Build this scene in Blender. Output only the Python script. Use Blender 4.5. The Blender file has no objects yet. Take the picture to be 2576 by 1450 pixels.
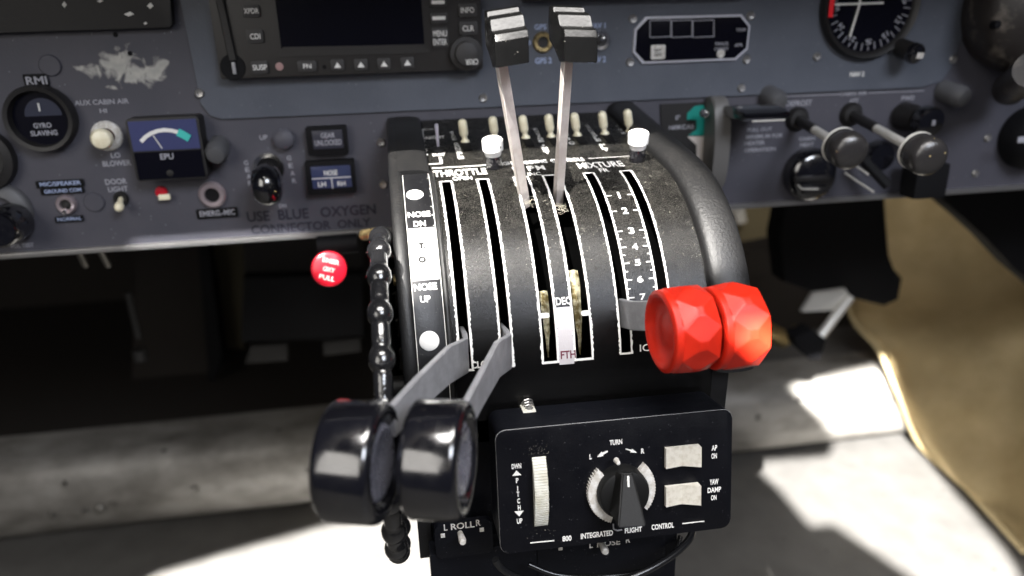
import bpy, bmesh, math, random
from math import sin, cos, pi, radians, atan2, sqrt
from mathutils import Vector, Matrix, noise
random.seed(7)
C = bpy.context.scene.collection
# ------------------------------------------------------------------ camera
YAW, PITCH, ROLL = radians(8.4527), radians(19.8984), radians(1.69918)
FPX = 1851.2                                   # focal length in pixels of a 2576 px wide picture
fwd = Vector((sin(YAW)*cos(PITCH), cos(YAW)*cos(PITCH), -sin(PITCH)))
r0 = Vector((cos(YAW), -sin(YAW), 0)); d0 = fwd.cross(r0)
rgt = r0*cos(ROLL)+d0*sin(ROLL); dwn = -r0*sin(ROLL)+d0*cos(ROLL)
cam_d = bpy.data.cameras.new('camera'); cam = bpy.data.objects.new('camera', cam_d); C.objects.link(cam)
cam.matrix_world = Matrix(((rgt.x, -dwn.x, -fwd.x, 0), (rgt.y, -dwn.y, -fwd.y, 0), (rgt.z, -dwn.z, -fwd.z, 0), (0, 0, 0, 1)))
cam_d.sensor_width = 36; cam_d.lens = FPX/2576*36
cam_d.clip_start = 0.02; cam_d.clip_end = 50
cam_d.dof.use_dof = True; cam_d.dof.focus_distance = 0.318; cam_d.dof.aperture_fstop = 6.0
bpy.context.scene.camera = cam
# ------------------------------------------------------------------ world, lamps, exposure
S = bpy.context.scene
W = bpy.data.worlds.new('World'); S.world = W; W.use_nodes = True
bg = W.node_tree.nodes['Background']; wn = W.node_tree.nodes; wl = W.node_tree.links
# dim cool cabin with a brighter warm cabin and windows behind and above the camera
_tc = wn.new('ShaderNodeTexCoord'); _d = wn.new('ShaderNodeVectorMath'); _d.operation = 'DOT_PRODUCT'; _d.inputs[1].default_value = Vector((0.1, -0.60, 0.8)).normalized(); wl.new(_tc.outputs['Generated'], _d.inputs[0])
_m = wn.new('ShaderNodeMapRange'); wl.new(_d.outputs['Value'], _m.inputs[0]); _m.inputs[1].default_value = .66; _m.inputs[2].default_value = .92; _m.interpolation_type = 'SMOOTHSTEP'
_x = wn.new('ShaderNodeMix'); _x.data_type = 'RGBA'; wl.new(_m.outputs[0], _x.inputs[0]); _x.inputs[6].default_value = (.020, .022, .034, 1); _x.inputs[7].default_value = (.55, .50, .43, 1)
wl.new(_x.outputs[2], bg.inputs[0]); bg.inputs[1].default_value = 0.6
S.view_settings.view_transform = 'Standard'; S.view_settings.look = 'None'
S.view_settings.exposure = 0.78; S.view_settings.gamma = 1.0
SUN = Vector((0.33, 0.49, -0.80)).normalized()          # direction the daylight beam travels
def lamp(name, kind, loc, target, energy, color, **k):
    d = bpy.data.lights.new(name, kind); d.energy = energy; d.color = color
    for a, b in k.items(): setattr(d, a, b)
    o = bpy.data.objects.new(name, d); C.objects.link(o); o.location = loc
    o.rotation_euler = (Vector(target)-Vector(loc)).to_track_quat('-Z', 'Y').to_euler(); return o
T0 = Vector((0.07, 0.33, -0.07))
lamp('daylight_beam', 'SPOT', T0-SUN*3.2, T0, 1250, (1.0, 0.965, 0.91), spot_size=radians(16), spot_blend=0.1, shadow_soft_size=0.0016)
SUN2 = Vector((0.38, 0.78, -0.62)).normalized(); T2 = Vector((0.2, 0.72, -0.45))
lamp('floor_patch_beam', 'SPOT', T2-SUN2*3.2, T2, 4600, (1.0, 0.985, 0.965), spot_size=radians(24), spot_blend=0.1, shadow_soft_size=0.0032)  # added second spot, aimed to light the floor, beam and lip patches
lamp('window_light', 'AREA', (0.12, 0.0, 0.62), (0.08, 0.30, -0.1), 5.0, (1.0, 0.97, 0.94), shape='RECTANGLE', size=0.55, size_y=0.20)
lamp('cabin_fill', 'AREA', (0.45, -0.62, 0.62), (0.28, 0.45, -0.05), 6.5, (0.84, 0.89, 1.0), shape='RECTANGLE', size=0.5, size_y=0.35)  # added soft fill for the panel, not a lamp of the cabin
lamp('pilot_window_light', 'AREA', (-0.85, -0.95, 0.55), (0.0, 0.22, -0.12), 6.5, (1.0, 0.96, 0.90), shape='RECTANGLE', size=0.9, size_y=1.0)
# ------------------------------------------------------------------ pixel rays
def ray(px, py): return fwd+rgt*((px-1288)/FPX)+dwn*((py-725)/FPX)
def onY(px, py, Y): v = ray(px, py); return v*(Y/v.y)
def onZ(px, py, Z): v = ray(px, py); return v*(Z/v.z)
def onX(px, py, X): v = ray(px, py); return v*(X/v.x)
def onP(px, py, o, n): v = ray(px, py); return v*(Vector(o).dot(n)/v.dot(n))
# ------------------------------------------------------------------ materials
MC = {}
def mat(name, col, rough=0.5, metal=0.0, bump=0.0, bscale=400, col2=None, cscale=60, cmin=.4, cmax=.6, spec=0.5, coat=0.0,
        rvar=0.0, rscale=90, emit=None, dust=0.0, dscale=700, dustcol=(.33, .30, .25), stretch=None, detail=6, spots=0):
    if name in MC: return MC[name]
    m = bpy.data.materials.new(name); m.use_nodes = True; nt = m.node_tree; N = nt.nodes; L = nt.links
    b = N['Principled BSDF']; b.inputs['Base Color'].default_value = (*col, 1); b.inputs['Roughness'].default_value = rough
    b.inputs['Metallic'].default_value = metal; b.inputs['Specular IOR Level'].default_value = spec
    b.inputs['Coat Weight'].default_value = coat; b.inputs['Coat Roughness'].default_value = .08
    tc = N.new('ShaderNodeTexCoord'); src = tc.outputs['Object']
    if stretch:
        mp = N.new('ShaderNodeMapping'); mp.inputs['Scale'].default_value = stretch; L.new(src, mp.inputs[0]); src = mp.outputs[0]
    def nz(scale, det=detail, rg=.6):
        n = N.new('ShaderNodeTexNoise'); n.inputs['Scale'].default_value = scale; n.inputs['Detail'].default_value = det
        n.inputs['Roughness'].default_value = rg; L.new(src, n.inputs['Vector']); return n.outputs['Fac']
    def mr(v, a, b_, c=0., d=1.):
        n = N.new('ShaderNodeMapRange'); L.new(v, n.inputs[0])
        for i, q in enumerate((a, b_, c, d)): n.inputs[i+1].default_value = q
        return n.outputs[0]
    colout = None
    if col2:
        f = mr(nz(cscale), cmin, cmax); mx = N.new('ShaderNodeMix'); mx.data_type = 'RGBA'
        L.new(f, mx.inputs[0]); mx.inputs[6].default_value = (*col, 1); mx.inputs[7].default_value = (*col2, 1); colout = mx.outputs[2]
    if spots:
        v = N.new('ShaderNodeTexVoronoi'); v.inputs['Scale'].default_value = spots; L.new(src, v.inputs['Vector'])
        f = mr(v.outputs['Distance'], .10, .14, 1, 0); f2 = mr(nz(spots*.35, 1), .56, .6)
        mu = N.new('ShaderNodeMath'); mu.operation = 'MULTIPLY'; L.new(f, mu.inputs[0]); L.new(f2, mu.inputs[1])
        mx = N.new('ShaderNodeMix'); mx.data_type = 'RGBA'; L.new(mu.outputs[0], mx.inputs[0])
        if colout: L.new(colout, mx.inputs[6])
        else: mx.inputs[6].default_value = (*col, 1)
        mx.inputs[7].default_value = (*dustcol, 1); colout = mx.outputs[2]
    if dust:
        g = N.new('ShaderNodeNewGeometry'); sx = N.new('ShaderNodeSeparateXYZ'); L.new(g.outputs['Normal'], sx.inputs[0])
        up = mr(sx.outputs[2], .35, 1.0, 0.03, 1.0)
        f1 = mr(nz(dscale, 8, .75), .50, .72, 0.0, 1.0); f2 = mr(nz(dscale*.055, 4), .30, .70, .25, 1.0)
        mu = N.new('ShaderNodeMath'); mu.operation = 'MULTIPLY'; L.new(f1, mu.inputs[0]); L.new(f2, mu.inputs[1])
        mu2 = N.new('ShaderNodeMath'); mu2.operation = 'MULTIPLY'; L.new(mu.outputs[0], mu2.inputs[0]); L.new(up, mu2.inputs[1])
        film = N.new('ShaderNodeMath'); film.operation = 'MULTIPLY'; L.new(f2, film.inputs[0]); L.new(up, film.inputs[1])
        film2 = N.new('ShaderNodeMath'); film2.operation = 'MULTIPLY_ADD'; L.new(film.outputs[0], film2.inputs[0]); film2.inputs[1].default_value = .10; L.new(mu2.outputs[0], film2.inputs[2])
        mu3 = N.new('ShaderNodeMath'); mu3.operation = 'MULTIPLY'; mu3.use_clamp = True; L.new(film2.outputs[0], mu3.inputs[0]); mu3.inputs[1].default_value = dust
        mx = N.new('ShaderNodeMix'); mx.data_type = 'RGBA'; L.new(mu3.outputs[0], mx.inputs[0])
        if colout: L.new(colout, mx.inputs[6])
        else: mx.inputs[6].default_value = (*col, 1)
        mx.inputs[7].default_value = (*dustcol, 1); colout = mx.outputs[2]
        ra = N.new('ShaderNodeMath'); ra.operation = 'MULTIPLY_ADD'; ra.use_clamp = True
        L.new(mu3.outputs[0], ra.inputs[0]); ra.inputs[1].default_value = .6; ra.inputs[2].default_value = rough; L.new(ra.outputs[0], b.inputs['Roughness'])
    elif rvar:
        L.new(mr(nz(rscale), .3, .7, max(.02, rough-rvar), min(1, rough+rvar)), b.inputs['Roughness'])
    if colout: L.new(colout, b.inputs['Base Color'])
    if bump:
        bp = N.new('ShaderNodeBump'); bp.inputs['Strength'].default_value = min(1, bump); bp.inputs['Distance'].default_value = .0004*max(1, bump)
        L.new(nz(bscale, 4), bp.inputs['Height']); L.new(bp.outputs[0], b.inputs['Normal'])
    if emit: b.inputs['Emission Color'].default_value = (*emit[0], 1); b.inputs['Emission Strength'].default_value = emit[1]
    MC[name] = m; return m
M = dict(
 cover=mat('cover_black_paint', (.007, .0068, .007), .23, dust=.8, dscale=2600, dustcol=(.25, .235, .20), bump=.35, bscale=1500),
 black=mat('black_paint', (.007, .007, .008), .40, bump=.25, bscale=1200, rvar=.1, spots=900, dustcol=(.13, .12, .11)),
 navy=mat('matt_black_metal', (.004, .0045, .007), .45, spec=.22, bump=.2, bscale=900, rvar=.08, spots=700, dustcol=(.09, .09, .10)),
 apface=mat('controller_face_paint', (.0035, .0037, .0055), .42, spec=.22, bump=.22, bscale=1500, rvar=.08, spots=800, dustcol=(.10, .10, .11)),
 gloss=mat('gloss_black_plastic', (.005, .005, .007), .17, spec=1.0, coat=.8, rvar=.07, rscale=260, bump=.06, bscale=300, spots=700, dustcol=(.06, .055, .05)),
 wheel=mat('worn_gloss_black', (.012, .012, .013), .14, spec=.8, coat=.6, bump=.8, bscale=260, rvar=.08, rscale=200),
 leather=mat('black_vinyl', (.009, .009, .0095), .44, spec=.4, bump=.6, bscale=760, dust=.16, dscale=900, dustcol=(.24, .22, .19)),
 panel=mat('panel_blue_grey_paint', (.094, .103, .128), .55, bump=.45, bscale=900, col2=(.080, .089, .112), cscale=25, spots=300, dustcol=(.17, .18, .20)),
 panel2=mat('lower_panel_grey_paint', (.066, .064, .080), .55, bump=.45, bscale=900, col2=(.056, .056, .072), cscale=25, spots=280, dustcol=(.15, .16, .18)),
 dark=mat('dark_plastic', (.012, .011, .011), .5, bump=.2, bscale=900),
 bezel=mat('bezel_dark_plastic', (.016, .014, .013), .42, bump=.2, bscale=1300),
 btn=mat('rubber_button', (.030, .028, .028), .55),
 scr=mat('screen_glass', (.004, .004, .008), .22, spec=.2),
 bluef=mat('gauge_blue_face', (.030, .038, .13), .5),
 white=mat('white_lettering_paint', (.80, .79, .76), .5),
 whitew=mat('worn_white_paint', (.80, .78, .73), .5, col2=(.25, .22, .18), cscale=900, cmin=.62, cmax=.74),
 grey_l=mat('faded_lettering_paint', (.34, .34, .38), .6),
 blue_l=mat('pale_blue_lettering', (.35, .42, .62), .6),
 navyl=mat('navy_lettering', (.006, .006, .018), .6),
 cream=mat('cream_plastic', (.93, .87, .66), .35, col2=(.84, .76, .54), cscale=300),
 cream2=mat('ribbed_cream_plastic', (.72, .69, .62), .45, col2=(.58, .54, .46), cscale=500, cmin=.45, cmax=.7),
 ringw=mat('aged_white_plastic', (.70, .685, .66), .45, col2=(.5, .47, .42), cscale=400),
 red=mat('red_plastic', (.60, .022, .008), .40, spec=.35, rvar=.07, rscale=160, col2=(.52, .017, .006), cscale=90, bump=.12, bscale=700),
 dred=mat('dark_red_plastic', (.48, .008, .022), .28),
 steel=mat('brushed_steel', (.42, .41, .40), .34, metal=.85, bump=.3, bscale=300, stretch=(1, 1, 8)),
 arm=mat('grey_lever_metal', (.38, .38, .40), .40, metal=.35, bump=.2, bscale=900, col2=(.31, .31, .325), cscale=200),
 lilac=mat('bare_lever_metal', (.80, .74, .70), .42, metal=.35, bump=.3, bscale=900, col2=(.68, .61, .57), cscale=160),
 chrome=mat('bright_metal', (.75, .74, .72), .2, metal=1.0, rvar=.1),
 brass=mat('aged_brass', (.55, .42, .2), .4, metal=.8, col2=(.2, .15, .07), cscale=300),
 pink=mat('anodised_ring', (.55, .46, .48), .3, metal=.7),
 felt=mat('dirty_yellow_felt', (.75, .70, .50), .7, bump=3, bscale=900, col2=(.20, .15, .05), cscale=260),
 knobg=mat('speckled_grey_knob', (.028, .026, .026), .24, spec=.9, spots=260, dustcol=(.5, .38, .18), bump=.4, bscale=900),
 greycap=mat('smoky_grey_cap', (.085, .085, .09), .5),
 teal=mat('teal_scale_paint', (.0, .22, .18), .5),
 tealb=mat('bright_teal_mark', (.05, .5, .45), .5),
 scalew=mat('dull_white_scale', (.55, .50, .46), .5),
 floor=mat('pale_floor_paint', (.115, .110, .102), .55, bump=.4, bscale=160, col2=(.085, .081, .075), cscale=26, cmin=.3, cmax=.7, spots=60, dustcol=(.05, .046, .042)),
 beam=mat('scuffed_aluminium', (.29, .275, .25), .52, metal=.15, bump=.4, bscale=160, col2=(.13, .12, .105), cscale=24, cmin=.38, cmax=.68, rvar=.12, stretch=(.6, 1, 1), spots=45, dustcol=(.06, .055, .05)),
 olive=mat('olive_velour', (.62, .49, .27), .85, bump=1.2, bscale=120, col2=(.46, .35, .175), cscale=8),
 cave=mat('shade_dark_brown', (.016, .012, .009), .8, bump=.6, bscale=80),
 black2=mat('flat_black', (.004, .004, .005), .7, spec=.2),
 dkalu=mat('dull_bracket_metal', (.20, .19, .17), .45, metal=.6),
 brown=mat('chipped_brown_metal', (.022, .018, .016), .5, col2=(.10, .085, .07), cscale=70, cmin=.55, cmax=.68, bump=.8, bscale=200),
 redf=mat('red_flag_paint', (.85, .01, .02), .5),
 ftxt=mat('dark_red_lettering', (.12, .01, .03), .6),
 lamp_dim=mat('pale_dim_lens', (.4, .25, .24), .3),
 wire=mat('black_cable_sheath', (.012, .012, .013), .25, spec=.6),
)
# chipped area of the left panel: bare metal showing through, a pattern with a shape of its own
def chip_material():
    m = M['panel2'].copy(); m.name = 'lower_panel_paint_chipped'; nt = m.node_tree; N = nt.nodes; L = nt.links
    b = N['Principled BSDF']; old = b.inputs['Base Color'].links[0].from_socket
    tc = N.new('ShaderNodeTexCoord'); n = N.new('ShaderNodeTexNoise'); n.inputs['Scale'].default_value = 95; n.inputs['Detail'].default_value = 5
    n.inputs['Distortion'].default_value = .6; L.new(tc.outputs['Object'], n.inputs['Vector'])
    c0 = onY(318, 170, .448); mp = N.new('ShaderNodeMapping'); mp.inputs['Location'].default_value = (-c0.x/.034, 0, -c0.z/.0165); mp.inputs['Scale'].default_value = (1/.034, 0, 1/.0165)
    L.new(tc.outputs['Object'], mp.inputs[0]); ln = N.new('ShaderNodeVectorMath'); ln.operation = 'LENGTH'; L.new(mp.outputs[0], ln.inputs[0])
    r = N.new('ShaderNodeMapRange'); L.new(ln.outputs['Value'], r.inputs[0]); r.inputs[1].default_value = .45; r.inputs[2].default_value = 1.15; r.inputs[3].default_value = .13; r.inputs[4].default_value = -.3
    a = N.new('ShaderNodeMath'); L.new(n.outputs['Fac'], a.inputs[0]); L.new(r.outputs[0], a.inputs[1])
    s = N.new('ShaderNodeMapRange'); L.new(a.outputs[0], s.inputs[0]); s.inputs[1].default_value = .55; s.inputs[2].default_value = .66
    n2 = N.new('ShaderNodeTexNoise'); n2.inputs['Scale'].default_value = 160; L.new(tc.outputs['Object'], n2.inputs['Vector'])
    cr = N.new('ShaderNodeMix'); cr.data_type = 'RGBA'; L.new(n2.outputs['Fac'], cr.inputs[0]); cr.inputs[6].default_value = (.22, .22, .22, 1); cr.inputs[7].default_value = (.62, .60, .54, 1)
    mx = N.new('ShaderNodeMix'); mx.data_type = 'RGBA'; L.new(s.outputs[0], mx.inputs[0]); L.new(old, mx.inputs[6]); L.new(cr.outputs[2], mx.inputs[7])
    L.new(mx.outputs[2], b.inputs['Base Color']); return m
M['chip'] = chip_material()
# ------------------------------------------------------------------ mesh helpers
def frame(o, u, v=None, w=None):
    """matrix with columns u, v, w and origin o"""
    u = Vector(u).normalized()
    if w is None: v = (Vector(v)-u*u.dot(Vector(v))).normalized(); w = u.cross(v)
    else: w = (Vector(w)-u*u.dot(Vector(w))).normalized(); v = w.cross(u)
    o = Vector(o)
    return Matrix(((u.x, v.x, w.x, o.x), (u.y, v.y, w.y, o.y), (u.z, v.z, w.z, o.z), (0, 0, 0, 1)))
def axis_frame(p, d):
    d = Vector(d).normalized(); a = Vector((0, 0, 1)) if abs(d.z) < .9 else Vector((1, 0, 0))
    u = a.cross(d).normalized(); return frame(p, u, w=d)
class MB:
    def __init__(s): s.bm = bmesh.new()
    def box(s, fr, size, bev=0, seg=2, taper=None):
        x, y, z = [q/2 for q in size]; vs = []
        for k in (-1, 1):
            for j in (-1, 1):
                for i in (-1, 1):
                    t = (taper if (taper and k > 0) else (1, 1)); vs.append(s.bm.verts.new(fr@Vector((i*x*t[0], j*y*t[1], k*z))))
        F = [(0, 2, 3, 1), (4, 5, 7, 6), (0, 1, 5, 4), (2, 6, 7, 3), (0, 4, 6, 2), (1, 3, 7, 5)]
        fs = [s.bm.faces.new([vs[i] for i in f]) for f in F]
        if bev: bmesh.ops.bevel(s.bm, geom=list({e for f in fs for e in f.edges}), offset=bev, segments=seg, profile=.7, affect='EDGES')
        return s
    def lathe(s, fr, prof, n=32, a0=0, a1=2*pi, caps=True):
        full = abs(a1-a0-2*pi) < 1e-6; rings = []
        m = n if full else n+1
        for r, z in prof:
            if r < 1e-7: rings.append([s.bm.verts.new(fr@Vector((0, 0, z)))])
            else: rings.append([s.bm.verts.new(fr@Vector((r*cos(a0+(a1-a0)*i/n), r*sin(a0+(a1-a0)*i/n), z))) for i in range(m)])
        for A, B in zip(rings, rings[1:]):
            for i in range(n):
                j = (i+1) % m
                if len(A) == 1 and len(B) == 1: continue
                if len(A) == 1: s.bm.faces.new((A[0], B[i], B[j]))
                elif len(B) == 1: s.bm.faces.new((A[i], B[0], A[j]))
                else: s.bm.faces.new((A[i], A[j], B[j], B[i]))
        return s
    def cyl(s, p0, p1, r, r1=None, n=20, bev=0):
        p0, p1 = Vector(p0), Vector(p1); L = (p1-p0).length; r1 = r if r1 is None else r1
        pr = [(0, 0), (r-bev, 0), (r, bev), (r1, L-bev), (r1-bev, L), (0, L)] if bev else [(0, 0), (r, 0), (r1, L), (0, L)]
        return s.lathe(axis_frame(p0, p1-p0), pr, n)
    def prism(s, fr, poly, h, bev=0, seg=2, z0=0):
        """poly in (u,v); extruded along w from z0 to z0+h"""
        A = [s.bm.verts.new(fr@Vector((x, y, z0))) for x, y in poly]; B = [s.bm.verts.new(fr@Vector((x, y, z0+h))) for x, y in poly]
        n = len(poly); fs = [s.bm.faces.new(A[::-1]), s.bm.faces.new(B)]
        sd = [s.bm.faces.new((A[i], A[(i+1) % n], B[(i+1) % n], B[i])) for i in range(n)]
        if bev: bmesh.ops.bevel(s.bm, geom=list(fs[1].edges), offset=bev, segments=seg, profile=.7, affect='EDGES')
        return s
    def tube(s, pts, r, n=10, closed=False, caps=True):
        pts = [Vector(p) for p in pts]; R = r if callable(r) else (lambda t: r); rings = []; m = len(pts)
        up = None
        for i, p in enumerate(pts):
            a = pts[(i-1) % m] if (closed or i > 0) else p; b = pts[(i+1) % m] if (closed or i < m-1) else p
            t = (b-a).normalized()
            if up is None: up = Vector((0, 0, 1)) if abs(t.z) < .9 else Vector((1, 0, 0))
            u = (up-t*up.dot(t)).normalized(); up = u; v = t.cross(u); rr = R(i/m)
            rings.append([s.bm.verts.new(p+(u*cos(2*pi*k/n)+v*sin(2*pi*k/n))*rr) for k in range(n)])
        for i in range(m if closed else m-1):
            A, B = rings[i], rings[(i+1) % m]
            for k in range(n): s.bm.faces.new((A[k], A[(k+1) % n], B[(k+1) % n], B[k]))
        if not closed and caps: s.bm.faces.new(rings[0][::-1]); s.bm.faces.new(rings[-1])
        return s
    def ribbon(s, pts, t, h, up):
        """rectangular bar swept along pts; t sideways, h along up"""
        pts = [Vector(p) for p in pts]; rings = []; m = len(pts); up = Vector(up)
        for i, p in enumerate(pts):
            d = (pts[min(i+1, m-1)]-pts[max(i-1, 0)]).normalized(); u = (up-d*up.dot(d)).normalized(); v = d.cross(u)
            hh = h[i] if isinstance(h, (list, tuple)) else h; c = t*.18
            prof = [(-t/2+c, -hh/2), (t/2-c, -hh/2), (t/2, -hh/2+c), (t/2, hh/2-c), (t/2-c, hh/2), (-t/2+c, hh/2), (-t/2, hh/2-c), (-t/2, -hh/2+c)]
            rings.append([s.bm.verts.new(p+v*a+u*b) for a, b in prof])
        for A, B in zip(rings, rings[1:]):
            for k in range(8): s.bm.faces.new((A[k], A[(k+1) % 8], B[(k+1) % 8], B[k]))
        s.bm.faces.new(rings[0][::-1]); s.bm.faces.new(rings[-1]); return s
    def quad(s, a, b, c, d): s.bm.faces.new([s.bm.verts.new(Vector(q)) for q in (a, b, c, d)]); return s
    def build(s, name, m, parent=None, smooth=True, angle=38):
        bmesh.ops.recalc_face_normals(s.bm, faces=s.bm.faces)
        me = bpy.data.meshes.new(name); s.bm.to_mesh(me); s.bm.free()
        if smooth:
            me.polygons.foreach_set('use_smooth', [True]*len(me.polygons)); me.set_sharp_from_angle(angle=radians(angle))
        me.materials.append(M[m] if isinstance(m, str) else m)
        o = bpy.data.objects.new(name, me); C.objects.link(o)
        if parent: o.parent = parent; o.matrix_parent_inverse = Matrix.Translation(-parent.location)
        return o
def thing(name, label, cat, loc=(0, 0, 0), group=None):
    o = bpy.data.objects.new(name, None); C.objects.link(o); o.location = loc; o['label'] = label; o['category'] = cat; o.empty_display_size = .01
    if group: o['group'] = group
    return o
def tag(o, label, cat, group=None):
    o['label'] = label; o['category'] = cat
    if group: o['group'] = group
    return o
def struct(o): o['kind'] = 'structure'; return o
def rrect(w, h, r, n=5):
    r = min(r, w/2-1e-6, h/2-1e-6); P = []
    for cx, cy, a in ((w/2-r, h/2-r, 0), (-w/2+r, h/2-r, 90), (-w/2+r, -h/2+r, 180), (w/2-r, -h/2+r, 270)):
        for i in range(n+1): t = radians(a+90*i/n); P.append((cx+r*cos(t), cy+r*sin(t)))
    return P
# ------------------------------------------------------------------ lettering (built-in font turned into mesh)
TXT = {}
def text_mesh(s, bold=.012):
    k = (s, bold)
    if k in TXT: return TXT[k]
    cu = bpy.data.curves.new('t', 'FONT'); cu.body = s; cu.size = 1; cu.offset = bold; cu.resolution_u = 3; cu.fill_mode = 'FRONT'
    o = bpy.data.objects.new('t', cu); C.objects.link(o); bpy.context.view_layer.update()
    me = bpy.data.meshes.new_from_object(o.evaluated_get(bpy.context.evaluated_depsgraph_get()))
    V = [(v.co.x, v.co.y) for v in me.vertices]; F = [tuple(p.vertices) for p in me.polygons]
    bpy.data.objects.remove(o); bpy.data.curves.remove(cu); bpy.data.meshes.remove(me)
    x0, x1 = min(v[0] for v in V), max(v[0] for v in V); y0, y1 = min(v[1] for v in V), max(v[1] for v in V)
    V = [((v[0]-x0)/(x1-x0)-.5, (v[1]-y0)/(y1-y0)-.5) for v in V]; TXT[k] = (V, F); return TXT[k]
def letter(s, mapper, w, h, m, parent, rot=0, bold=.012, name='lettering', lift=.00012):
    """mapper(du, dv, lift) -> world point; w, h the size in metres"""
    V, F = text_mesh(s, bold); b = MB(); c, sn = cos(rot), sin(rot)
    vs = [b.bm.verts.new(mapper(x*w*c-y*h*sn, x*w*sn+y*h*c, lift)) for x, y in V]
    for f in F:
        try: b.bm.faces.new([vs[i] for i in f])
        except ValueError: pass
    return b.build(name, m, parent, smooth=False)
def fmap(fr): return lambda u, v, l: fr@Vector((u, v, l))
XA = Vector((1, 0, 0))
def pframe(px, py, Y=.45): return frame(onY(px, py, Y), XA, v=(0, 0, 1))       # panel-facing frame, w towards the pilot
def pw(px, py, wpx, Y=.45): return (onY(px+wpx/2, py, Y)-onY(px-wpx/2, py, Y)).x
def ph(px, py, hpx, Y=.45): return (onY(px, py-hpx/2, Y)-onY(px, py+hpx/2, Y)).z
def ptext(s, px, py, wpx, hpx, m, parent, Y=.45, rot=0, bold=.012, lift=.00015):
    return letter(s, fmap(pframe(px, py, Y)), pw(px, py, wpx, Y), ph(px, py, hpx, Y), m, parent, rot, bold, lift=lift)
# ================================================================== THE SETTING
b = MB(); b.quad((-2.5, -.6, -.575), (2.5, -.6, -.575), (2.5, .85, -.575), (-2.5, .85, -.575)); struct(b.build('floor', 'floor', smooth=False))
b = MB(); b.quad((.12, .82, -.456), (2.5, .82, -.456), (2.5, .955, -.456), (.12, .955, -.456)); struct(b.build('raised_floor', 'floor', smooth=False))
b = MB(); b.quad((-2.5, .82, -.456), (.12, .82, -.456), (.12, .955, -.456), (-2.5, .955, -.456)); b.quad((-2.5, .955, -.456), (2.5, .955, -.456), (2.5, 1.7, -.456), (-2.5, 1.7, -.456)); struct(b.build('footwell_floor', 'cave', smooth=False))  # dark material puts the footwell's shade into the floor colour
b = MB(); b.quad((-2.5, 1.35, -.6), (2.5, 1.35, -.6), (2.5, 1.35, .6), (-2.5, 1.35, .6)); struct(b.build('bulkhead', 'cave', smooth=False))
# cross beam over the floor
bt = thing('floor_beam', 'scuffed grey metal beam crossing the floor from left to right behind the pedestal', 'beam', (0, .8, -.575))
b = MB(); prof = [(.86, -.5755), (.845, -.575), (.822, -.568), (.802, -.553), (.789, -.535), (.781, -.515), (.778, -.495), (.779, -.476), (.784, -.463), (.795, -.4545), (.806, -.4525), (.86, -.4525)]
L = [b.bm.verts.new((-2.4, y, z)) for y, z in prof]; R_ = [b.bm.verts.new((2.4, y, z)) for y, z in prof]
for i in range(len(prof)-1): b.bm.faces.new((L[i], L[i+1], R_[i+1], R_[i]))
b.build('beam_body', 'beam', bt)
for px, py, r in ((490, 1232, 11), (250, 1282, 13), (282, 1270, 9), (210, 1286, 8), (778, 1187, 9), (162, 1218, 8), (128, 1297, 8), (1909, 1051, 10), (2130, 1030, 6)):
    p = onY(px, py, .778); q = MB(); q.lathe(frame(p, XA, v=(0, 0, 1)), [(0, .003), (r*.00026, .003), (r*.00042, .0012), (r*.00045, -.002)], 16)
    q.build('rivet', 'dkalu', bt)
# ================================================================== INSTRUMENT PANEL
pn = thing('instrument_panel', 'blue grey instrument panel with worn paint spanning the picture behind the levers', 'instrument panel', (0, .45, -.118))
ZE, ZS = -.1184, -.0478
def flat(poly, Y, h, name, m, parent, bev=0, smooth=True):
    """poly of pixels on the plane Y, extruded h towards the camera"""
    P = [onY(x, y, Y) for x, y in poly]; fr = frame((0, Y, 0), XA, v=(0, 0, 1)); b = MB(); b.prism(fr, [(p.x, p.z) for p in P], h, bev); return b.build(name, m, parent, smooth)
fr0 = frame((0, .462, 0), XA, v=(0, 0, 1))
b = MB(); b.prism(fr0, [(-.6, .12), (-.6, ZE-.0012), (.9, ZE-.0012), (.9, .12)], .012); b.build('lower_plate', 'chip', pn, smooth=False)
# centre plate, proud of the lower one
pl = [(512, 262), (548, 300)]; P0 = onY(453, 0, .448); Pa = onY(505, 262, .448); Pb = onY(2400, 140, .448); Pc = onY(2440, 0, .448)
fr1 = frame((0, .45, 0), XA, v=(0, 0, 1))
poly = [(P0.x-.002, .11), (P0.x, P0.z), (Pa.x, Pa.z), (Pa.x+.004, ZS+.0022), (Pa.x+.010, ZS)]+[(Pa.x+.010+(Pb.x-.02-Pa.x-.010)*i/6, ZS) for i in range(1, 7)]+[(Pb.x-.006, ZS+.003), (Pb.x, ZS+.012), (Pc.x+.003, Pc.z), (Pc.x+.006, .11)]
b = MB(); b.prism(fr1, poly, .0018, .0004); b.build('centre_plate', 'panel', pn)
# folded lip along the bottom edge
b = MB(); b.prism(frame((0, .4605, ZE-.001), XA, v=(0, 0, 1)), [(-.6, .0016), (-.6, -.0016), (.9, -.0016), (.9, .0016)], .0135, .0004); b.build('lip', 'steel', pn)
def screw(px, py, r=.0026, Y=.448, m='steel', parent=pn, h=.0011):
    f = pframe(px, py, Y); b = MB(); b.lathe(f, [(r*.28, h*.3), (r*.34, h*.85), (r*.75, h), (r, h*.35), (r, -.001)], 18)
    b.lathe(f, [(0, h*.25), (r*.30, h*.30)], 8); return b.build('screw', m, parent)
for q in ((502, 235), (1216, 247), (1865, 222), (1592, 48), (1888, 40), (1585, 157), (1878, 150), (2055, 143), (2398, 150)): screw(*q)
for q in ((958, 359), (964, 464), (2485, 348), (2454, 437)): screw(*q, Y=.4495, r=.0025)
for q in ((290, 88), (327, 135)):
    b = MB(); b.lathe(pframe(*q, .4497), [(0, .0004), (.0011, .0004), (.0013, 0)], 12); b.build('hole', 'black2', pn)
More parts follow.
